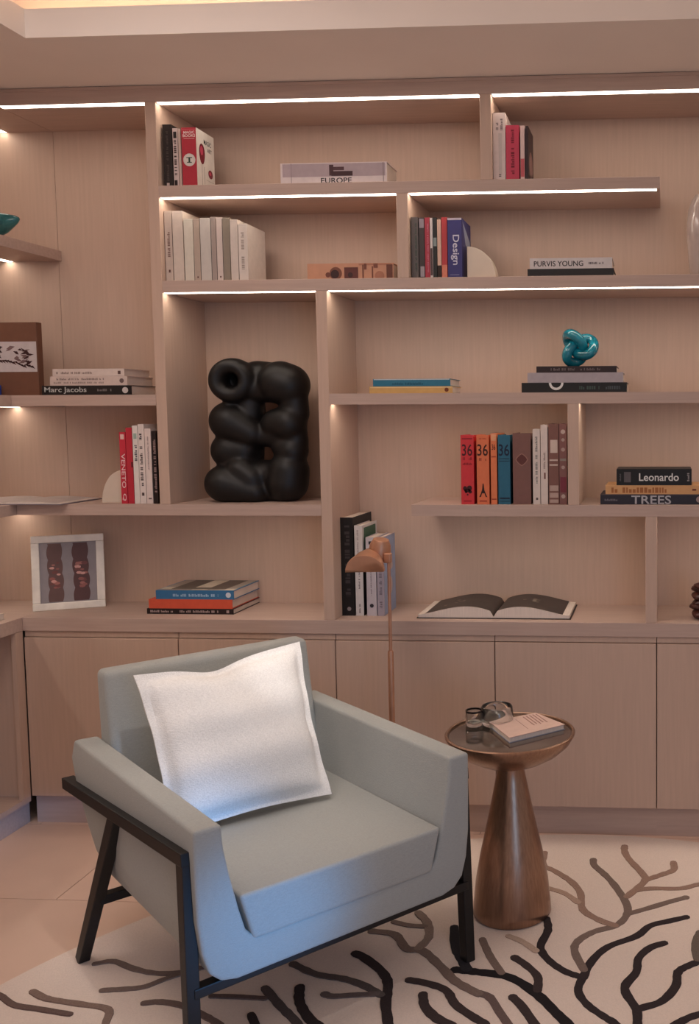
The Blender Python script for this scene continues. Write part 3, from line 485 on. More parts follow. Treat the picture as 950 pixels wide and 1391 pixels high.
B(0.6364,0.6937000000000001,0.85,1.2431,0.09,0.25,(20, 16, 17),'tall black book against the upright on the worktop',[('dv', 0.08, 0.8, 0.4, 0.75, (62, 54, 56)), ('c', 0.93, 0.62, 0.14, (140, 130, 130))],0,0,'books standing on the worktop behind the floor lamp',side=None)
B(0.6991999999999999,0.7310000000000001,0.85,1.2111,0.09,0.2,(212, 206, 204),'white book with a green patch on its cover behind the lamp',[('dv', 0.04, 0.35, 0.3, 0.5, (170, 160, 160)), ('dv', 0.45, 0.7, 0.4, 0.6, (120, 110, 112)), ('dv', 0.87, 0.97, 0.4, 0.6, (120, 112, 112))],0,0,'books standing on the worktop behind the floor lamp',side='green')
B(0.744,0.7832,0.85,1.1644,0.09,0.17,(196, 188, 194),'pale grey book with a dark dot near its foot behind the lamp',[('r', 0.05, 0.09, 0.3, 0.7, (40, 34, 44)), ('dv', 0.14, 0.75, 0.42, 0.52, (120, 112, 120)), ('c', 0.87, 0.5, 0.2, (40, 38, 46))],0,0,'books standing on the worktop behind the floor lamp',side=None)
B(0.7871999999999999,0.8144,0.85,1.1645,0.09,0.17,(164, 154, 164),'lilac grey book at the right end of the group behind the lamp',[('dv', 0.1, 0.9, 0.3, 0.7, (120, 110, 120))],0,0,'books standing on the worktop behind the floor lamp',side='bluegrey')
B(-0.1607,0.1978,0.85,0.8725,0.09,0.27,(26, 14, 16),'thin black book with white print at the bottom of the colourful stack',[('d', 0.3, 0.7, 0.04, 0.3, (170, 150, 146)), ('d', 0.3, 0.7, 0.38, 0.83, (170, 150, 146)), ('r', 0.25, 0.75, 0.92, 0.95, (170, 150, 146))],1,0,'stack of three colourful books on the worktop',side=None)
B(-0.152,0.1941,0.8729,0.9104,0.09,0.26,(206, 84, 58),'orange book in the middle of the colourful worktop stack',[],1,0,'stack of three colourful books on the worktop',side=None)
B(-0.1213,0.2015,0.9108,0.9467,0.09,0.25,(52, 108, 150),'blue spined book with a photographic cover on top of the worktop stack',[('d', 0.4, 0.7, 0.22, 0.8, (150, 180, 204)), ('c', 0.5, 0.93, 0.3, (200, 206, 214))],1,0,'stack of three colourful books on the worktop',side='top')
BR([(1.6885, -0.9793), (1.6811, -1.0496), (1.7125, -1.1145), (1.7608, -1.1649), (1.8006, -1.2037), (1.828, -1.2711)],(46, 36, 38),0.0246)
BR([(1.689, -0.9853), (1.7094, -0.8921), (1.7537, -0.8117), (1.8376, -0.7459), (1.8804, -0.6798), (1.94, -0.6474), (1.9967, -0.6191)],(46, 36, 38),0.0265)
BR([(1.689, -0.943), (1.6525, -0.8437), (1.658, -0.7833), (1.7046, -0.7252), (1.769, -0.6859), (1.8002, -0.6254), (1.8011, -0.5486), (1.756, -0.4204), (1.7146, -0.3357), (1.6724, -0.2651), (1.6648, -0.2184)],(122, 104, 96),0.0256)
BR([(1.8034, -0.6101), (1.8712, -0.5682), (1.9484, -0.5169), (1.9997, -0.4868)],(122, 104, 96),0.0243)
BR([(1.769, -0.6859), (1.7146, -0.6524), (1.6564, -0.5876), (1.6394, -0.4769), (1.5998, -0.3946), (1.534, -0.3184), (1.4863, -0.2714), (1.4784, -0.1702)],(152, 124, 110),0.0254)
BR([(1.637, -0.5418), (1.5838, -0.48), (1.5153, -0.442)],(176, 148, 132),0.0227)
BR([(1.6818, -0.9797), (1.6315, -0.9523), (1.5764, -0.8931), (1.5452, -0.8232), (1.5568, -0.7262), (1.5445, -0.6543)],(46, 36, 38),0.026)
BR([(1.7991, -0.4928), (1.856, -0.3807), (1.8509, -0.3283), (1.7972, -0.2113), (1.7774, -0.1443), (1.7757, -0.1004)],(152, 124, 110),0.0266)
BR([(1.8558, -0.3721), (1.9169, -0.3247), (1.9585, -0.2864), (1.9591, -0.2272)],(152, 124, 110),0.026)
BR([(1.8215, -0.4505), (1.877, -0.4308), (1.9811, -0.4251), (2.0463, -0.3911), (2.0949, -0.385)],(152, 124, 110),0.0229)
BR([(1.8582, -1.2694), (1.8532, -1.1927), (1.8483, -1.1284), (1.8124, -1.0309), (1.8432, -0.9467), (1.8481, -0.8717), (1.8822, -0.8113), (1.9249, -0.7821)],(46, 36, 38),0.0265)
BR([(1.8609, -1.1224), (1.9184, -1.0866), (1.958, -1.0113), (1.9657, -0.9399), (2.0007, -0.9011), (2.036, -0.8766)],(46, 36, 38),0.0265)
BR([(2.0259, -0.8683), (2.0216, -0.7835), (2.0385, -0.7139)],(104, 92, 84),0.0279)
BR([(1.9496, -1.1954), (1.994, -1.1571), (2.0261, -1.1396)],(46, 36, 38),0.0245)
BR([(1.309, -0.9641), (1.3798, -0.9724), (1.4577, -0.9862), (1.5179, -1.0242), (1.5797, -1.089), (1.6259, -1.1515), (1.6701, -1.2111), (1.7, -1.2687)],(24, 18, 22),0.0305)
BR([(1.449, -0.9746), (1.3985, -0.8837), (1.359, -0.7929)],(122, 104, 96),0.0238)
BR([(1.5657, -1.0561), (1.5568, -0.9866), (1.5145, -0.928), (1.4737, -0.8886)],(58, 46, 46),0.0251)
BR([(1.5918, -1.2355), (1.5338, -1.1353), (1.4999, -1.0912)],(58, 46, 46),0.0267)
BR([(1.3995, -1.0767), (1.4363, -1.097), (1.4732, -1.16), (1.5084, -1.2201), (1.5373, -1.2874)],(104, 86, 82),0.0248)
BR([(1.5357, -0.8502), (1.4856, -0.7996), (1.4369, -0.7679)],(186, 162, 146),0.0206)
BR([(0.9876, -0.8935), (1.0237, -0.9173), (1.0924, -0.9822), (1.1312, -1.0457), (1.1498, -1.135), (1.1833, -1.2302), (1.2021, -1.2966)],(46, 36, 38),0.0296)
BR([(0.8182, -0.9603), (0.907, -1.0107), (0.9964, -1.0297), (1.0678, -1.0609), (1.1274, -1.1031)],(92, 82, 80),0.0246)
BR([(0.9648, -1.1065), (0.9915, -1.1162), (1.0487, -1.1075), (1.1127, -1.0983)],(104, 92, 90),0.0222)
BR([(0.8832, -1.0769), (0.91, -1.1484), (0.9626, -1.22), (1.0083, -1.2582)],(46, 36, 38),0.0279)
BR([(0.7856, -1.0881), (0.8665, -1.1726), (0.9286, -1.2322), (0.9853, -1.2991)],(84, 74, 74),0.0245)
BR([(0.9991, -0.7639), (1.0786, -0.7807), (1.1363, -0.859), (1.1894, -0.8693), (1.2662, -0.9542), (1.3227, -1.0234), (1.4016, -1.0822)],(122, 104, 96),0.0277)
BR([(1.172, -0.8571), (1.188, -0.7885), (1.164, -0.7046), (1.1175, -0.6401)],(140, 122, 112),0.0272)
BR([(1.0535, -0.7033), (1.1079, -0.7222), (1.1618, -0.7265)],(122, 104, 96),0.0213)
BR([(1.1869, -1.025), (1.2449, -1.0394), (1.306, -1.0705), (1.3464, -1.1349), (1.4018, -1.185), (1.4462, -1.2185)],(58, 46, 46),0.0251)
BR([(1.2449, -1.0943), (1.2652, -1.1503), (1.3094, -1.2006), (1.3538, -1.2288), (1.395, -1.2761)],(58, 46, 46),0.0278)
BR([(1.2562, -0.7285), (1.2832, -0.8376), (1.3144, -0.9012), (1.3443, -0.9621)],(36, 34, 40),0.0309)
BR([(0.2272, -0.9931), (0.2759, -0.9778), (0.3519, -1.011), (0.4266, -1.0313), (0.495, -1.0275), (0.5628, -0.9932)],(122, 104, 96),0.0196)
BR([(0.3262, -1.1251), (0.3828, -1.1162), (0.4366, -1.1018), (0.4722, -1.0647), (0.506, -1.0354)],(122, 104, 96),0.0191)
BR([(0.1307, -1.1417), (0.1828, -1.1691), (0.231, -1.1808), (0.3058, -1.1931), (0.3936, -1.2119), (0.4225, -1.2729), (0.4545, -1.3387)],(130, 108, 98),0.0202)
BR([(0.4778, -1.178), (0.5204, -1.1702), (0.5869, -1.1828), (0.6736, -1.2258), (0.7364, -1.2634)],(110, 92, 86),0.0201)
BR([(0.7983, -1.2136), (0.8301, -1.2582)],(46, 36, 38),0.0211)
BR([(0.6507, -1.1352), (0.7243, -1.1345), (0.806, -1.1377)],(100, 84, 80),0.017)
BR([(0.0005, -1.1525), (0.0516, -1.1665), (0.12, -1.2068), (0.1964, -1.2208), (0.3011, -1.2394)],(104, 84, 78),0.0185)
# ---------------- armchair ----------------
ch = empty('armchair', (CHAIR_O[0], CHAIR_O[1], .012), math.atan2(.733, .68), 'grey wool lounge armchair with a dark angled wooden frame standing on the rug', 'armchair')
# local axes: +X across the seat (left arm to right arm), +Y towards the back
ZD = -.012
def rear(z):
    T = [(.26, .70), (.33, .795), (.43, .85), (.53, .945), (.60, .975), (.63, .965), (.66, .935)]
    if z <= T[0][0]: return T[0][1]
    for (a, p), (b, q) in zip(T, T[1:]):
        if z <= b: return p+(q-p)*(z-a)/(b-a)
    return T[-1][1]
def shell():
    outer = [(.044, .66), (.044, .60), (.045, .53), (.047, .43), (.056, .35), (.072, .295), (.10, .268), (.14, .258)]
    inner = [(.112, .66), (.116, .60), (.128, .53), (.150, .43), (.165, .375), (.178, .358), (.20, .352)]
    mir = lambda p: (.888-p[0], p[1])
    poly_o = outer+[mir(p) for p in outer[::-1]]
    poly_i = inner+[mir(p) for p in inner[::-1]]
    bm = bmesh.new()
    def ring(P, f): return [bm.verts.new((a, f(z), z+ZD)) for a, z in P]
    fo, fi = ring(poly_o, lambda z: 0), ring(poly_i, lambda z: 0)
    ro, ri = ring(poly_o, rear), ring(poly_i, lambda z: min(rear(z), .93))
    def strip(A, Bv): 
        for i in range(len(A)-1): bm.faces.new((A[i], A[i+1], Bv[i+1], Bv[i]))
    strip(fo, ro); strip(fi, ri)
    bm.faces.new(fo+fi[::-1]); bm.faces.new(ro+ri[::-1])
    bm.faces.new((fo[0], fi[0], ri[0], ro[0])); bm.faces.new((fo[-1], fi[-1], ri[-1], ro[-1]))
    return finish(bm, 'arm_shell', FABRIC, ch, smooth=True, bevel=.011, seg=3, auto=55)
shell()
def soft_box(name, pts8, m, par, bev=.02, auto=60):
    bm = bmesh.new(); v = [bm.verts.new(p) for p in pts8]
    for f in ((0, 3, 2, 1), (4, 5, 6, 7), (0, 1, 5, 4), (1, 2, 6, 5), (2, 3, 7, 6), (3, 0, 4, 7)): bm.faces.new([v[i] for i in f])
    return finish(bm, name, m, par, smooth=True, bevel=bev, seg=4, auto=auto)
# seat cushion
soft_box('seat_cushion', [(.182, -.006, .345+ZD), (.706, -.006, .345+ZD), (.706, .77, .34+ZD), (.182, .77, .34+ZD),
                          (.150, -.006, .468+ZD), (.738, -.006, .468+ZD), (.752, .77, .452+ZD), (.136, .77, .452+ZD)], FABRIC, ch, .012)
# backrest
soft_box('backrest', [(.115, .74, .36+ZD), (.773, .74, .36+ZD), (.773, .90, .30+ZD), (.115, .90, .30+ZD),
                      (.112, .852, .872+ZD), (.776, .852, .872+ZD), (.776, .930, .872+ZD), (.112, .930, .872+ZD)], FABRIC, ch, .024)
# frame
def bar(name, p, q, w, h, up=(0, 0, 1), m=DARKWOOD, par=None, w2=None, bev=.003):
    p, q = Vector(p), Vector(q); d = (q-p).normalized(); s = d.cross(Vector(up)).normalized(); t = s.cross(d)
    bm = bmesh.new(); w2 = w2 or w; vs = []
    for c, ww in ((p, w), (q, w2)):
        for a, b in ((-1, -1), (1, -1), (1, 1), (-1, 1)): vs.append(bm.verts.new(c+s*a*ww/2+t*b*h/2))
    for f in ((0, 3, 2, 1), (4, 5, 6, 7), (0, 1, 5, 4), (1, 2, 6, 5), (2, 3, 7, 6), (3, 0, 4, 7)): bm.faces.new([vs[i] for i in f])
    return finish(bm, name, m, par, bevel=bev, seg=2)
for xc, xf, xr in ((.042, .036, .014), (.846, .850, .872)):
    bar('leg', (xf, .030, 0), (xc, .052, .570), .034, .032, (1, 0, 0), par=ch, w2=.044)
    bar('leg', (xr, .840, 0), (xc, .545, .535), .034, .032, (1, 0, 0), par=ch, w2=.046)
    bar('side_rail', (xc, .030, .573), (xc, 1.01, .497), .036, .034, par=ch)
for yc, zc, x0, x1 in ((.034, .238, .040, .848), (.705, .232, .030, .858)):
    bar('stretcher', (x0, yc, zc), (x1, yc, zc), .034, .026, par=ch)
# ---------------- pillow ----------------
ax = Vector((math.sin(R(42.8)), math.cos(R(42.8)), 0)); bx_ = Vector((-math.cos(R(42.8)), math.sin(R(42.8)), 0)); O3 = Vector((*CHAIR_O, 0))
def Cw(a, b, z): return O3+ax*a+bx_*b+Vector((0, 0, z))
pil = empty('pillow', Cw(.385, .45, .475), 0, 'white linen pillow with a flat stitched border leaning on the armchair back', 'pillow')
def pillow():
    BL, BR_, TL, TR = Cw(.150, .455, .472), Cw(.625, .425, .474), Cw(.140, .672, .893), Cw(.668, .690, .905)
    nrm = (TL-BL).cross(BR_-BL).normalized()      # faces the camera side
    if nrm.dot(Vector((1.9, -3.7, 1.6))-BL) < 0: nrm = -nrm
    n = 44; fr = .045
    def at(s, t, k):
        # pinch edges inwards
        e = .028
        s2 = s+e*math.sin(math.pi*t)*(1-2*s)*abs(2*s-1)**2; t2 = t+e*math.sin(math.pi*s)*(1-2*t)*abs(2*t-1)**2
        t2 -= .055*math.exp(-((s-.42)/.16)**2)*max(0, t-.4)*1.6
        p = (BL*(1-s2)+BR_*s2)*(1-t2)+(TL*(1-s2)+TR*s2)*t2
        a = (s-fr)/(1-2*fr); b = (t-fr)/(1-2*fr); h = 0
        if 0 < a < 1 and 0 < b < 1:
            h = .095*(max(0, 1-abs(2*a-1)**2.4)*max(0, 1-abs(2*b-1)**2.4))**.55
            h *= 1-.10*math.exp(-((a-.35)**2*30+(b-1)**2*10))
            h += .0025*math.sin(9*a+5*b)+.002*math.sin(17*a*b+3)
        wv = .004*math.sin(14*s+3*t)+.003*math.sin(23*t)
        if k == 0: return p+nrm*(h+wv+.004)
        return p-nrm*(h*.55-wv+.002)
    bm = bmesh.new(); G = [[[bm.verts.new(at(i/n, j/n, k)-pil.location) for j in range(n+1)] for i in range(n+1)] for k in (0, 1)]
    for k in (0, 1):
        for i in range(n):
            for j in range(n): bm.faces.new((G[k][i][j], G[k][i+1][j], G[k][i+1][j+1], G[k][i][j+1]))
    for i in range(n):
        for a, b in (((i, 0), (i+1, 0)), ((i, n), (i+1, n)), ((0, i), (0, i+1)), ((n, i), (n, i+1))):
            bm.faces.new((G[0][a[0]][a[1]], G[0][b[0]][b[1]], G[1][b[0]][b[1]], G[1][a[0]][a[1]]))
    finish(bm, 'pillow_cover', PILLOW, pil, smooth=True, auto=60)
pillow()
# ---------------- side table ----------------
TX, TY = TABLE
tb = empty('side_table', (TX, TY, .0125), 0, 'small round bronze pedestal table with a flared cone foot beside the armchair', 'table')
zz = -.0125
lathe('pedestal', [(0, 0), (.122, 0), (.128, .006), (.127, .03), (.119, .11), (.103, .20), (.083, .29), (.064, .38), (.050, .45), (.043, .485), (.044, .497), (0, .497)], BRONZE, tb, 64)
lathe('bowl', [(0, .490), (.046, .490), (.070, .499), (.115, .516), (.160, .541), (.193, .570), (.210, .597), (.211, .604), (.207, .607), (.201, .605), (.199, .597), (0, .597)], BRONZE, tb, 64)
lathe('mirror_top', [(0, .596), (.199, .596), (.199, .599), (0, .599)], MIRROR, tb, 64)
TZ = .6117
# notebook on the table
nb = empty('notebook', (1.427, -.585, TZ), math.atan2(.19, .155)*.9, 'pale pink softcover notebook lying on the round bronze table', 'notebook')
def notebook():
    A, Bq, Cq, Dq = Vector((1.437, -.705, 0)), Vector((1.598, -.560, 0)), Vector((1.487, -.440, 0)), Vector((1.345, -.545, 0))
    nb.location = (A+Bq+Cq+Dq)/4+Vector((0, 0, TZ)); nb.rotation_euler = (0, 0, 0); c0 = (A+Bq+Cq+Dq)/4
    def slab(name, z0, z1, sc_, m):
        bm = bmesh.new(); lo = [bm.verts.new(((p-c0).x*sc_, (p-c0).y*sc_, z0)) for p in (A, Bq, Cq, Dq)]; hi = [bm.verts.new(((p-c0).x*sc_, (p-c0).y*sc_, z1)) for p in (A, Bq, Cq, Dq)]
        bm.faces.new(lo); bm.faces.new(hi)
        for i in range(4): bm.faces.new((lo[i], lo[(i+1) % 4], hi[(i+1) % 4], hi[i]))
        return finish(bm, name, m, nb)
    slab('cover', 0, .002, 1, mat('paper_card', (150, 152, 166), .6)); slab('pages', .002, .015, .97, PAGES); slab('cover', .015, .0175, 1, mat('pink_card', (206, 176, 164), .6))
    e1 = (Bq-A); e2 = (Dq-A)
    def q(s0, s1, t0, t1):
        return [tuple((A+e1*s+e2*t-c0).to_2d())+(.0179,) for s, t in ((s0, t0), (s1, t0), (s1, t1), (s0, t1))]
    flat('print', [q(.40, .41, .2, .8)]+[q(.55+.06*i, .57+.06*i, .3+.04*(i % 2), .85) for i in range(5)], mat('print_ink', (140, 100, 92), .6), nb)
notebook()
# glass vessels
GBL = (1.365, -.515, TZ); GTL = (1.292, -.535, TZ)
g1 = empty('glass_bowl', GBL, 0, 'wide thick walled clear glass bowl at the back of the round table', 'bowl')
lathe('glass', [(0, 0), (.046, 0), (.053, .008), (.056, .03), (.053, .060), (.049, .064), (.046, .060), (.048, .03), (.044, .016), (0, .014)], GLASS, g1, 40)
g2 = empty('glass_tumbler', GTL, 0, 'small faceted glass tumbler with dark edges left of the glass bowl', 'glass')
lathe('glass', [(0, 0), (.024, 0), (.029, .004), (.030, .025), (.028, .050), (.025, .052), (.024, .04), (.024, .014), (0, .012)], GLASS, g2, 12, smooth=False)
lathe('dark_rim', [(.0245, .048), (.0292, .048), (.0292, .0535), (.0245, .0535), (.0245, .048)], mat('dark_metal', (50, 44, 44), .25, .9), g2, 12)
# ---------------- floor lamp ----------------
lp = empty('floor_lamp', (LAMP_X, -.25, 0), 0, 'slender copper floor lamp with a small tent shaped shade behind the armchair', 'lamp')
lathe('base', [(0, 0), (.12, 0), (.122, .006), (.118, .014), (.02, .02), (.012, .03), (0, .03)], BRASS, lp, 48)
lathe('pole', [(0, .02), (.0105, .02), (.0105, .786), (.009, .793), (0, .793)], BRASS, lp, 20)
lathe('upper_pole', [(0, .78), (.0058, .78), (.0058, 1.145), (0, 1.147)], BRASS, lp, 16)
box('swivel_joint', -.016, .010, -.012, .012, 1.115, 1.150, BRASS, lp, .004)
def shade():
    # half dome tent shade: arched section, flat open bottom, flaring towards the camera
    bm = bmesh.new(); n = 20; secs = []
    for (y, rx, rz) in ((-.085, .066, .058), (-.06, .068, .060), (0, .056, .062), (.05, .040, .058), (.075, .030, .045)):
        secs.append([bm.verts.new((rx*math.cos(math.pi*i/n), y, rz*math.sin(math.pi*i/n)**.9)) for i in range(n+1)])
    for a, b in zip(secs, secs[1:]):
        for i in range(n): bm.faces.new((a[i], a[i+1], b[i+1], b[i]))
    bm.faces.new(secs[-1]); bm.faces.new(secs[0][::-1])
    o = finish(bm, 'shade', BRASS, lp, smooth=True, auto=60); md = o.modifiers.new('t', 'SOLIDIFY'); md.thickness = .002
    o.location = (-.070, -.02, 1.103); o.rotation_euler = (R(4), 0, R(8))
    c = lathe('socket_cover', [(0, 0), (.041, 0), (.043, .01), (.037, .055), (.028, .074), (0, .078)], BRASS, lp, 24); c.location = (-.045, .03, 1.125); c.rotation_euler = (R(8), R(10), 0)
shade()
# ---------------- black sculpture ----------------
def sculpture():
    bm = bmesh.new()
    x0 = sum(s[0] for s in SCULPT)/len(SCULPT)
    for x, z, r, dy in SCULPT:
        M = Matrix.Translation((x-x0, dy, z-SC_FLOOR)) @ Matrix.Diagonal((1, 1.05, 1, 1))
        bmesh.ops.create_icosphere(bm, subdivisions=4, radius=r, matrix=M)
    # ring mouth at the upper left, open towards the room
    n, k = 40, 20; ca, rr = .057, .033; cx, cz = SC_RING[0]-x0, SC_RING[1]-SC_FLOOR
    V = [[bm.verts.new((cx+(ca+rr*math.cos(b))*math.cos(a), -.045+rr*1.6*math.sin(b)+.18*(ca+rr*math.cos(b))*math.cos(a), cz+(ca+rr*math.cos(b))*math.sin(a))) for b in [2*math.pi*j/k for j in range(k)]] for a in [2*math.pi*i/n for i in range(n)]]
    for i in range(n):
        for j in range(k): bm.faces.new((V[i][j], V[(i+1) % n][j], V[(i+1) % n][(j+1) % k], V[i][(j+1) % k]))
    for v in bm.verts: v.co.z = max(v.co.z, 0)
    me = bpy.data.meshes.new('s'); bm.to_mesh(me); bm.free()
    o = bpy.data.objects.new('s', me); COL.objects.link(o)
    md = o.modifiers.new('r', 'REMESH'); md.mode = 'VOXEL'; md.voxel_size = .0055; md.use_smooth_shade = True
    sm = o.modifiers.new('m', 'SMOOTH'); sm.factor = .6; sm.iterations = 22
    dg = bpy.context.evaluated_depsgraph_get(); me2 = bpy.data.meshes.new_from_object(o.evaluated_get(dg)); me2.name = 'sculpture'
    bpy.data.objects.remove(o)
    for p in me2.polygons: p.use_smooth = True
    zmin = min(v.co.z for v in me2.vertices)
    q = link('sculpture', me2, BLACKCLAY); q.location = (x0, .165, SC_FLOOR-zmin+.0003)
    tag(q, 'knotted glossy black lumpy sculpture with two holes, in the tall lit niche', 'sculpture')
sculpture()
# ---------------- blue knot ----------------
def knot():
    pts = []
    for i in range(120):
        t = 2*math.pi*i/120
        x = math.sin(t)+2*math.sin(2*t); y = math.cos(t)-2*math.cos(2*t); z = -math.sin(3*t)
        pts.append((x*.0205, z*.026, y*.0205))
    o = tube('glass_knot', pts, .0195, TEALG, None, 20, True)
    Rm = Matrix.Rotation(R(25), 4, 'Y') @ Matrix.Rotation(R(15), 4, 'X')
    o.data.transform(Rm); zmin = min(v.co.z for v in o.data.vertices); o.data.transform(Matrix.Diagonal((1.02, 1, 1.02, 1)))
    zmin = min(v.co.z for v in o.data.vertices)
    top = max(b.location.z for b in [q for q in COL.objects if q.get('label', '').startswith('dark brown book directly under')])
    bk = [q for q in COL.objects if q.get('label', '').startswith('dark brown book directly under')][0]
    hb = max((c.matrix_local.translation.z+v.co.z) for c in bk.children if c.type == 'MESH' and c.name.startswith('cover') for v in c.data.vertices)
    o.location = (KNOT[0], .11, bk.location.z+hb-zmin+.0004)
    tag(o, 'teal blue glass knot ornament standing on a stack of books', 'ornament')
knot()
# ---------------- bookends ----------------
def bookend(x, z, r, rz, sgn, y0, th, label):
    rt = None; bm = bmesh.new(); n = 24
    pts = [(0, 0)]+[(sgn*r*math.cos(math.pi/2*i/n), rz*math.sin(math.pi/2*i/n)) for i in range(n+1)]
    prism(bm, pts, lambda p: (p[0], 0, p[1]), lambda p: (p[0], th, p[1]))
    o = finish(bm, 'bookend', CREAM, None, bevel=.002, seg=2); o.location = (x, y0, z); tag(o, label, 'bookend', 'cream quarter disc bookends')
bookend(1.1745, 2.1633, .110, .121, 1, .05, .06, 'cream quarter disc bookend right of the blue Design book')
bookend(-.2235, 1.3023, .088, .130, -1, .06, .06, 'cream quarter disc bookend left of the red books in the left bay')
# ---------------- silver photo frame ----------------
def frame():
    yaw = math.atan2(.119, .230); w, h, b = .268, .308, .030
    rt = empty('photo_frame', (-.653, .107, .8505), yaw, 'silver leaf photo frame with a picture of two wavy brown columns on the worktop', 'frame')
    T = Matrix.Rotation(R(-7), 4, 'X')
    def q(name, x0, x1, y0, y1, z0, z1, m, bev=.003):
        bm = bmesh.new(); bm_box(bm, x0, x1, y0, y1, z0, z1); 
        o = finish(bm, name, m, rt, bevel=bev, seg=2); o.data.transform(T); return o
    for a in ((0, w, 0, b), (0, w, h-b, h), (0, b, b, h-b), (w-b, w, b, h-b)):
        q('frame_side', a[0]+.0002, a[1]-.0002, 0, .02, a[2]+.0002, a[3]-.0002, SILVER)
    q('backing', .01, w-.01, .012, .018, .01, h-.01, mat('backing_board', (60, 50, 46), .8))
    q('photo', b-.002, w-b+.002, .009, .011, b-.002, h-b+.002, mat('photo_paper', (150, 142, 144), .35), 0)
    def col(cx, a, c, shades):
        H2 = h-2*b; n = 60; rr = random.Random(int(cx*999)); Y = .0075
        wav = lambda t, ph: a*(.86+.2*abs(math.sin(math.pi*(4*t+ph)))**.8)
        pts = [(cx+.002*math.sin(6*i/n)+wav(i/n, .05), Y, b+.004+(H2-.008)*i/n) for i in range(n+1)]+[(cx+.002*math.sin(6*i/n)-wav(i/n, .12), Y, b+.004+(H2-.008)*i/n) for i in range(n, -1, -1)]
        me_o = flat('photo_print', [], mat('photo_ink', shades[0], .35), rt); bpy.data.objects.remove(me_o)
        k = n+1; vv = pts; ff = [(i, i+1, 2*k-2-i, 2*k-1-i) for i in range(n)]
        me = bpy.data.meshes.new('photo_print'); me.from_pydata(vv, [], ff); o = link('photo_print', me, mat('photo_ink', shades[0], .35), rt); me.transform(T)
        for j in range(16):
            t = rr.uniform(.22, .68); px_, pz_ = cx+a*rr.uniform(-.6, .6), b+H2*t; s_ = rr.uniform(.25, .5)*a
            c_ = [(170, 110, 100), (214, 160, 148), (120, 70, 64), (150, 92, 84)][j % 4]
            ps = [[(px_+s_*math.cos(i*.9+.4)*rr.uniform(.7, 1.2), Y-.0004-.00003*j, pz_+s_*.55*math.sin(i*.9+.4)) for i in range(7)]]
            o = flat('photo_print', ps, mat('photo_ink', c_, .35), rt); o.data.transform(T)
    col(.086, .027, None, [(106, 78, 72), (150, 92, 84), (166, 104, 96), (84, 66, 66)]); col(.180, .029, None, [(92, 60, 56), (150, 100, 92), (96, 66, 62), (92, 68, 66)])
    o = q('easel_strut', w/2-.02, w/2+.02, .0, .003, 0, .18, mat('backing_board', (60, 50, 46), .8), 0)
    o.data.transform(Matrix.Translation((0, .10, 0)) @ Matrix.Rotation(R(20), 4, 'X'))
frame()
# ---------------- brown picture box, blue box, glass drop ----------------
pb = empty('picture_box', (-.74, .10, 1.7295), 0, 'brown picture box with a black and white face photograph on the left shelf', 'box')
box('box_body', -.165, .165, 0, .036, 0, .292, mat('brown_board', (112, 74, 56), .6, var=.05), pb, .002)
box('photo_panel', -.16, .162, -.0022, -.0005, .095, .215, mat('photo_pale', (196, 186, 186), .4), pb)
def face_print():
    rr = random.Random(4); ps = []; ps2 = []
    for i in range(64):
        x = rr.uniform(-.14, .14); z = .172+rr.uniform(-.034, .030)-.05*((x-.0)**2)/.02*.3; L = rr.uniform(.008, .020); a = rr.uniform(-.9, .5); t = rr.uniform(.002, .006)
        c, s = math.cos(a), math.sin(a)
        (ps if i % 3 else ps2).append([(x-c*L+s*t, -.0028-.00002*i, z-s*L-c*t), (x+c*L*.2+s*t, -.0028-.00002*i, z+s*L*.2-c*t*1.4), (x+c*L, -.0028-.00002*i, z+s*L), (x-s*t, -.0028-.00002*i, z+c*t)])
    for i in range(14):
        x = .0+i*.011; z = .142-.035*(i/14)**1.3+rr.uniform(-.004, .004); L = .012
        ps.append([(x-L, -.0034, z+.004), (x, -.0034, z-.001), (x+L, -.0034, z-.008), (x+L*.3, -.0034, z+.006)])
    flat('photo_print', ps, mat('photo_ink', (60, 30, 32), .4), pb); flat('photo_print', ps2, mat('photo_ink', (120, 96, 96), .4), pb)
face_print()
bb = empty('book', (-.80, .03, 1.7295), 0, 'blue book at the left edge, in front of the brown picture box', 'book')
box('cover', -.08, .074, 0, .06, 0, .042, mat('book_cloth', (30, 62, 150), .5), bb)
gd = lathe('glass_ornament', [(0, -.052), (.02, -.050), (.038, -.038), (.046, -.016), (.046, .01), (.040, .034), (.028, .060), (.016, .084), (.006, .096), (0, .098)], SMOKE, None, 32)
gd.data.transform(Matrix.Rotation(R(76), 4, 'Y')); gd.data.transform(Matrix.Diagonal((1.1, 1, 1, 1)))
zmin = min(v.co.z for v in gd.data.vertices); gd.location = (-.68, .03, 2.3405-zmin); tag(gd, 'sea green blown glass drop on the top left shelf at the picture edge', 'ornament')
# book on left worktop
lwb = empty('book', (-.70, -.05, .8505), 0, 'thin white book on the left worktop at the picture edge', 'book')
box('cover', -.16, .03, -.12, .012, 0, .003, mat('book_cloth', (214, 200, 186), .6), lwb); box('cover', -.16, .03, -.12, .012, .021, .024, mat('book_cloth', (214, 200, 186), .6), lwb)
box('pages', -.156, .027, -.117, .009, .003, .021, PAGES, lwb)
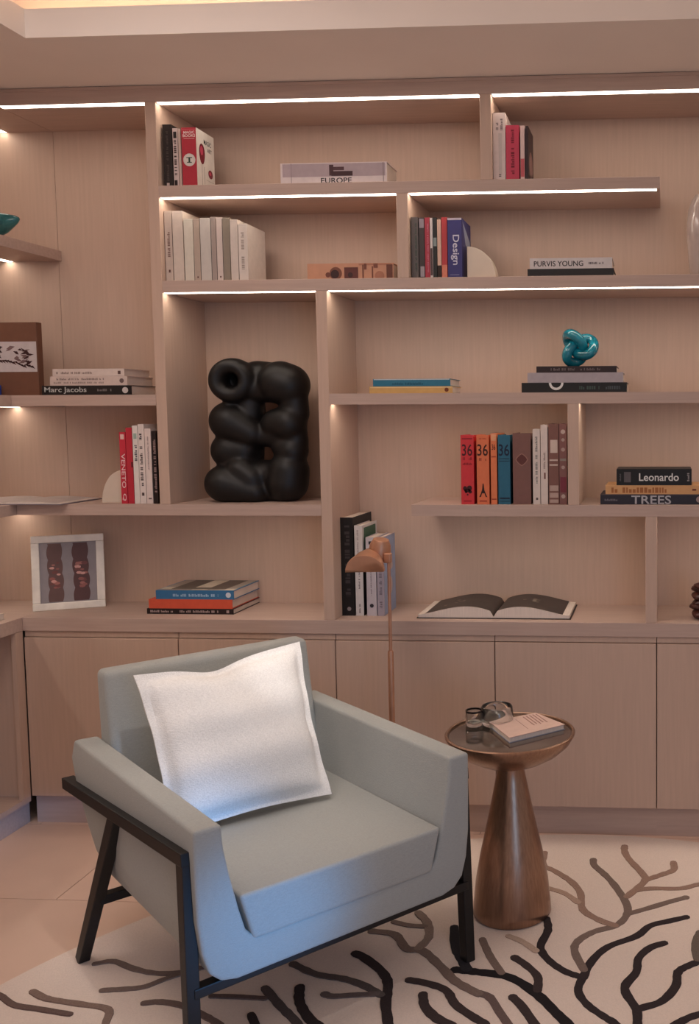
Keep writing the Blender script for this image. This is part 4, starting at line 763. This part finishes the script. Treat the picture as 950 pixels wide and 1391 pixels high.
# ---------------- open books ----------------
def open_book(loc, rz, w, d, thick, label, left, right, cov, marks=True):
    """w half width, spine along local Y"""
    rt = empty('open_book', loc, rz, label, 'book')
    box('cover', -w-.006, w+.006, -.004, d+.004, 0, .003, cov, rt)
    n = 22
    for sg, m in ((-1, left), (1, right)):
        prof = []
        for i in range(n+1):
            t = i/n; z = thick*(.35+1.0*math.sin(math.pi*min(1, t*1.05))**.8*(1-t)**.55*1.25+.25*(1-t)) if i else thick*.12
            prof.append((sg*(t*w+.0005), .004+max(.002, z)))
        bm = bmesh.new(); a = [bm.verts.new((x, 0, z)) for x, z in prof]; b = [bm.verts.new((x, d, z)) for x, z in prof]
        a0 = [bm.verts.new((x, 0, .0032)) for x, z in prof]; b0 = [bm.verts.new((x, d, .0032)) for x, z in prof]
        for i in range(n):
            bm.faces.new((a[i], a[i+1], b[i+1], b[i])); bm.faces.new((a0[i], a0[i+1], a[i+1], a[i])); bm.faces.new((b[i], b[i+1], b0[i+1], b0[i])); bm.faces.new((a0[i], b0[i], b0[i+1], a0[i+1]))
        bm.faces.new((a[n], a0[n], b0[n], b[n])); bm.faces.new((a[0], b[0], b0[0], a0[0]))
        finish(bm, 'pages', PAGES, rt, smooth=True, auto=40)
        bm = bmesh.new(); e = .0006
        k0, k1 = 0, n-1
        a = [bm.verts.new((x, .004, z+e)) for x, z in prof[k0:k1]]; b = [bm.verts.new((x, d-.003, z+e)) for x, z in prof[k0:k1]]
        for i in range(len(a)-1): bm.faces.new((a[i], a[i+1], b[i+1], b[i]))
        finish(bm, 'printed_page', m, rt, smooth=True)
        if marks:
            rr = random.Random(sg+5); i0 = 12 if sg < 0 else 8; bm = bmesh.new()
            for c in range(5):
                i = i0+rr.randint(-3, 3); y = d*rr.uniform(.3, .8); dy = d*rr.uniform(.02, .06)
                v = [bm.verts.new((prof[k][0], y+yy+.004*(k-i), prof[k][1]+.0011)) for k in (i, i+1) for yy in (-dy, dy)]
                bm.faces.new((v[0], v[1], v[3], v[2]))
            finish(bm, 'page_picture', mat('photo_ink', (120, 108, 96), .5), rt)
DARKP = mat('printed_dark', (58, 50, 46), .45, var=.25, scale=18)
open_book((1.258, .052, .8505), 0, .298, .285, .030, 'large open book with dark printed pages lying on the worktop', DARKP, DARKP, mat('book_cloth', (30, 24, 24), .5))
LG = mat('printed_pale', (190, 176, 170), .5, var=.1, scale=14)
open_book((-.66, -.035, 1.3025), 0, .238, .27, .006, 'thin pale open book overhanging the corner of the lowest left shelf', LG, LG, mat('book_cloth', (120, 108, 116), .5), False)
# ---------------- things at the right edge ----------------
vz = lathe('vase', [(0, 0), (.040, 0), (.046, .01), (.052, .06), (.058, .14), (.060, .20), (.055, .255), (.040, .295), (.028, .31), (.024, .305), (.03, .29), (.045, .25), (.05, .2), (.048, .14), (.044, .06), (.038, .012), (0, .01)], mat('pearl_glass', (214, 196, 188), .15, trans=.35, coat=.5), None, 40, loc=(0, 0, 0))
vz.location = (2.068, .12, 2.1633); tag(vz, 'tall pearly glass vase at the right edge of the second shelf', 'vase')
def coral():
    bm = bmesh.new(); rr = random.Random(3)
    for i in range(9):
        z = .02+i*.014; M = Matrix.Translation((rr.uniform(-.02, .02), rr.uniform(-.02, .02), z)) @ Matrix.Diagonal((1, 1, .45, 1))
        bmesh.ops.create_icosphere(bm, subdivisions=2, radius=.045-.002*i+rr.uniform(-.006, .008), matrix=M)
    for v in bm.verts: v.co.z = max(0, v.co.z); v.co.x += .004*math.sin(90*v.co.z+60*v.co.y)
    o = finish(bm, 'rock_ornament', mat('dark_agate', (74, 40, 34), .35, var=.5, scale=40, bump=.5)); o.location = (2.082, .09, .8503)
    tag(o, 'dark reddish layered rock ornament at the right edge of the worktop', 'ornament')
coral()
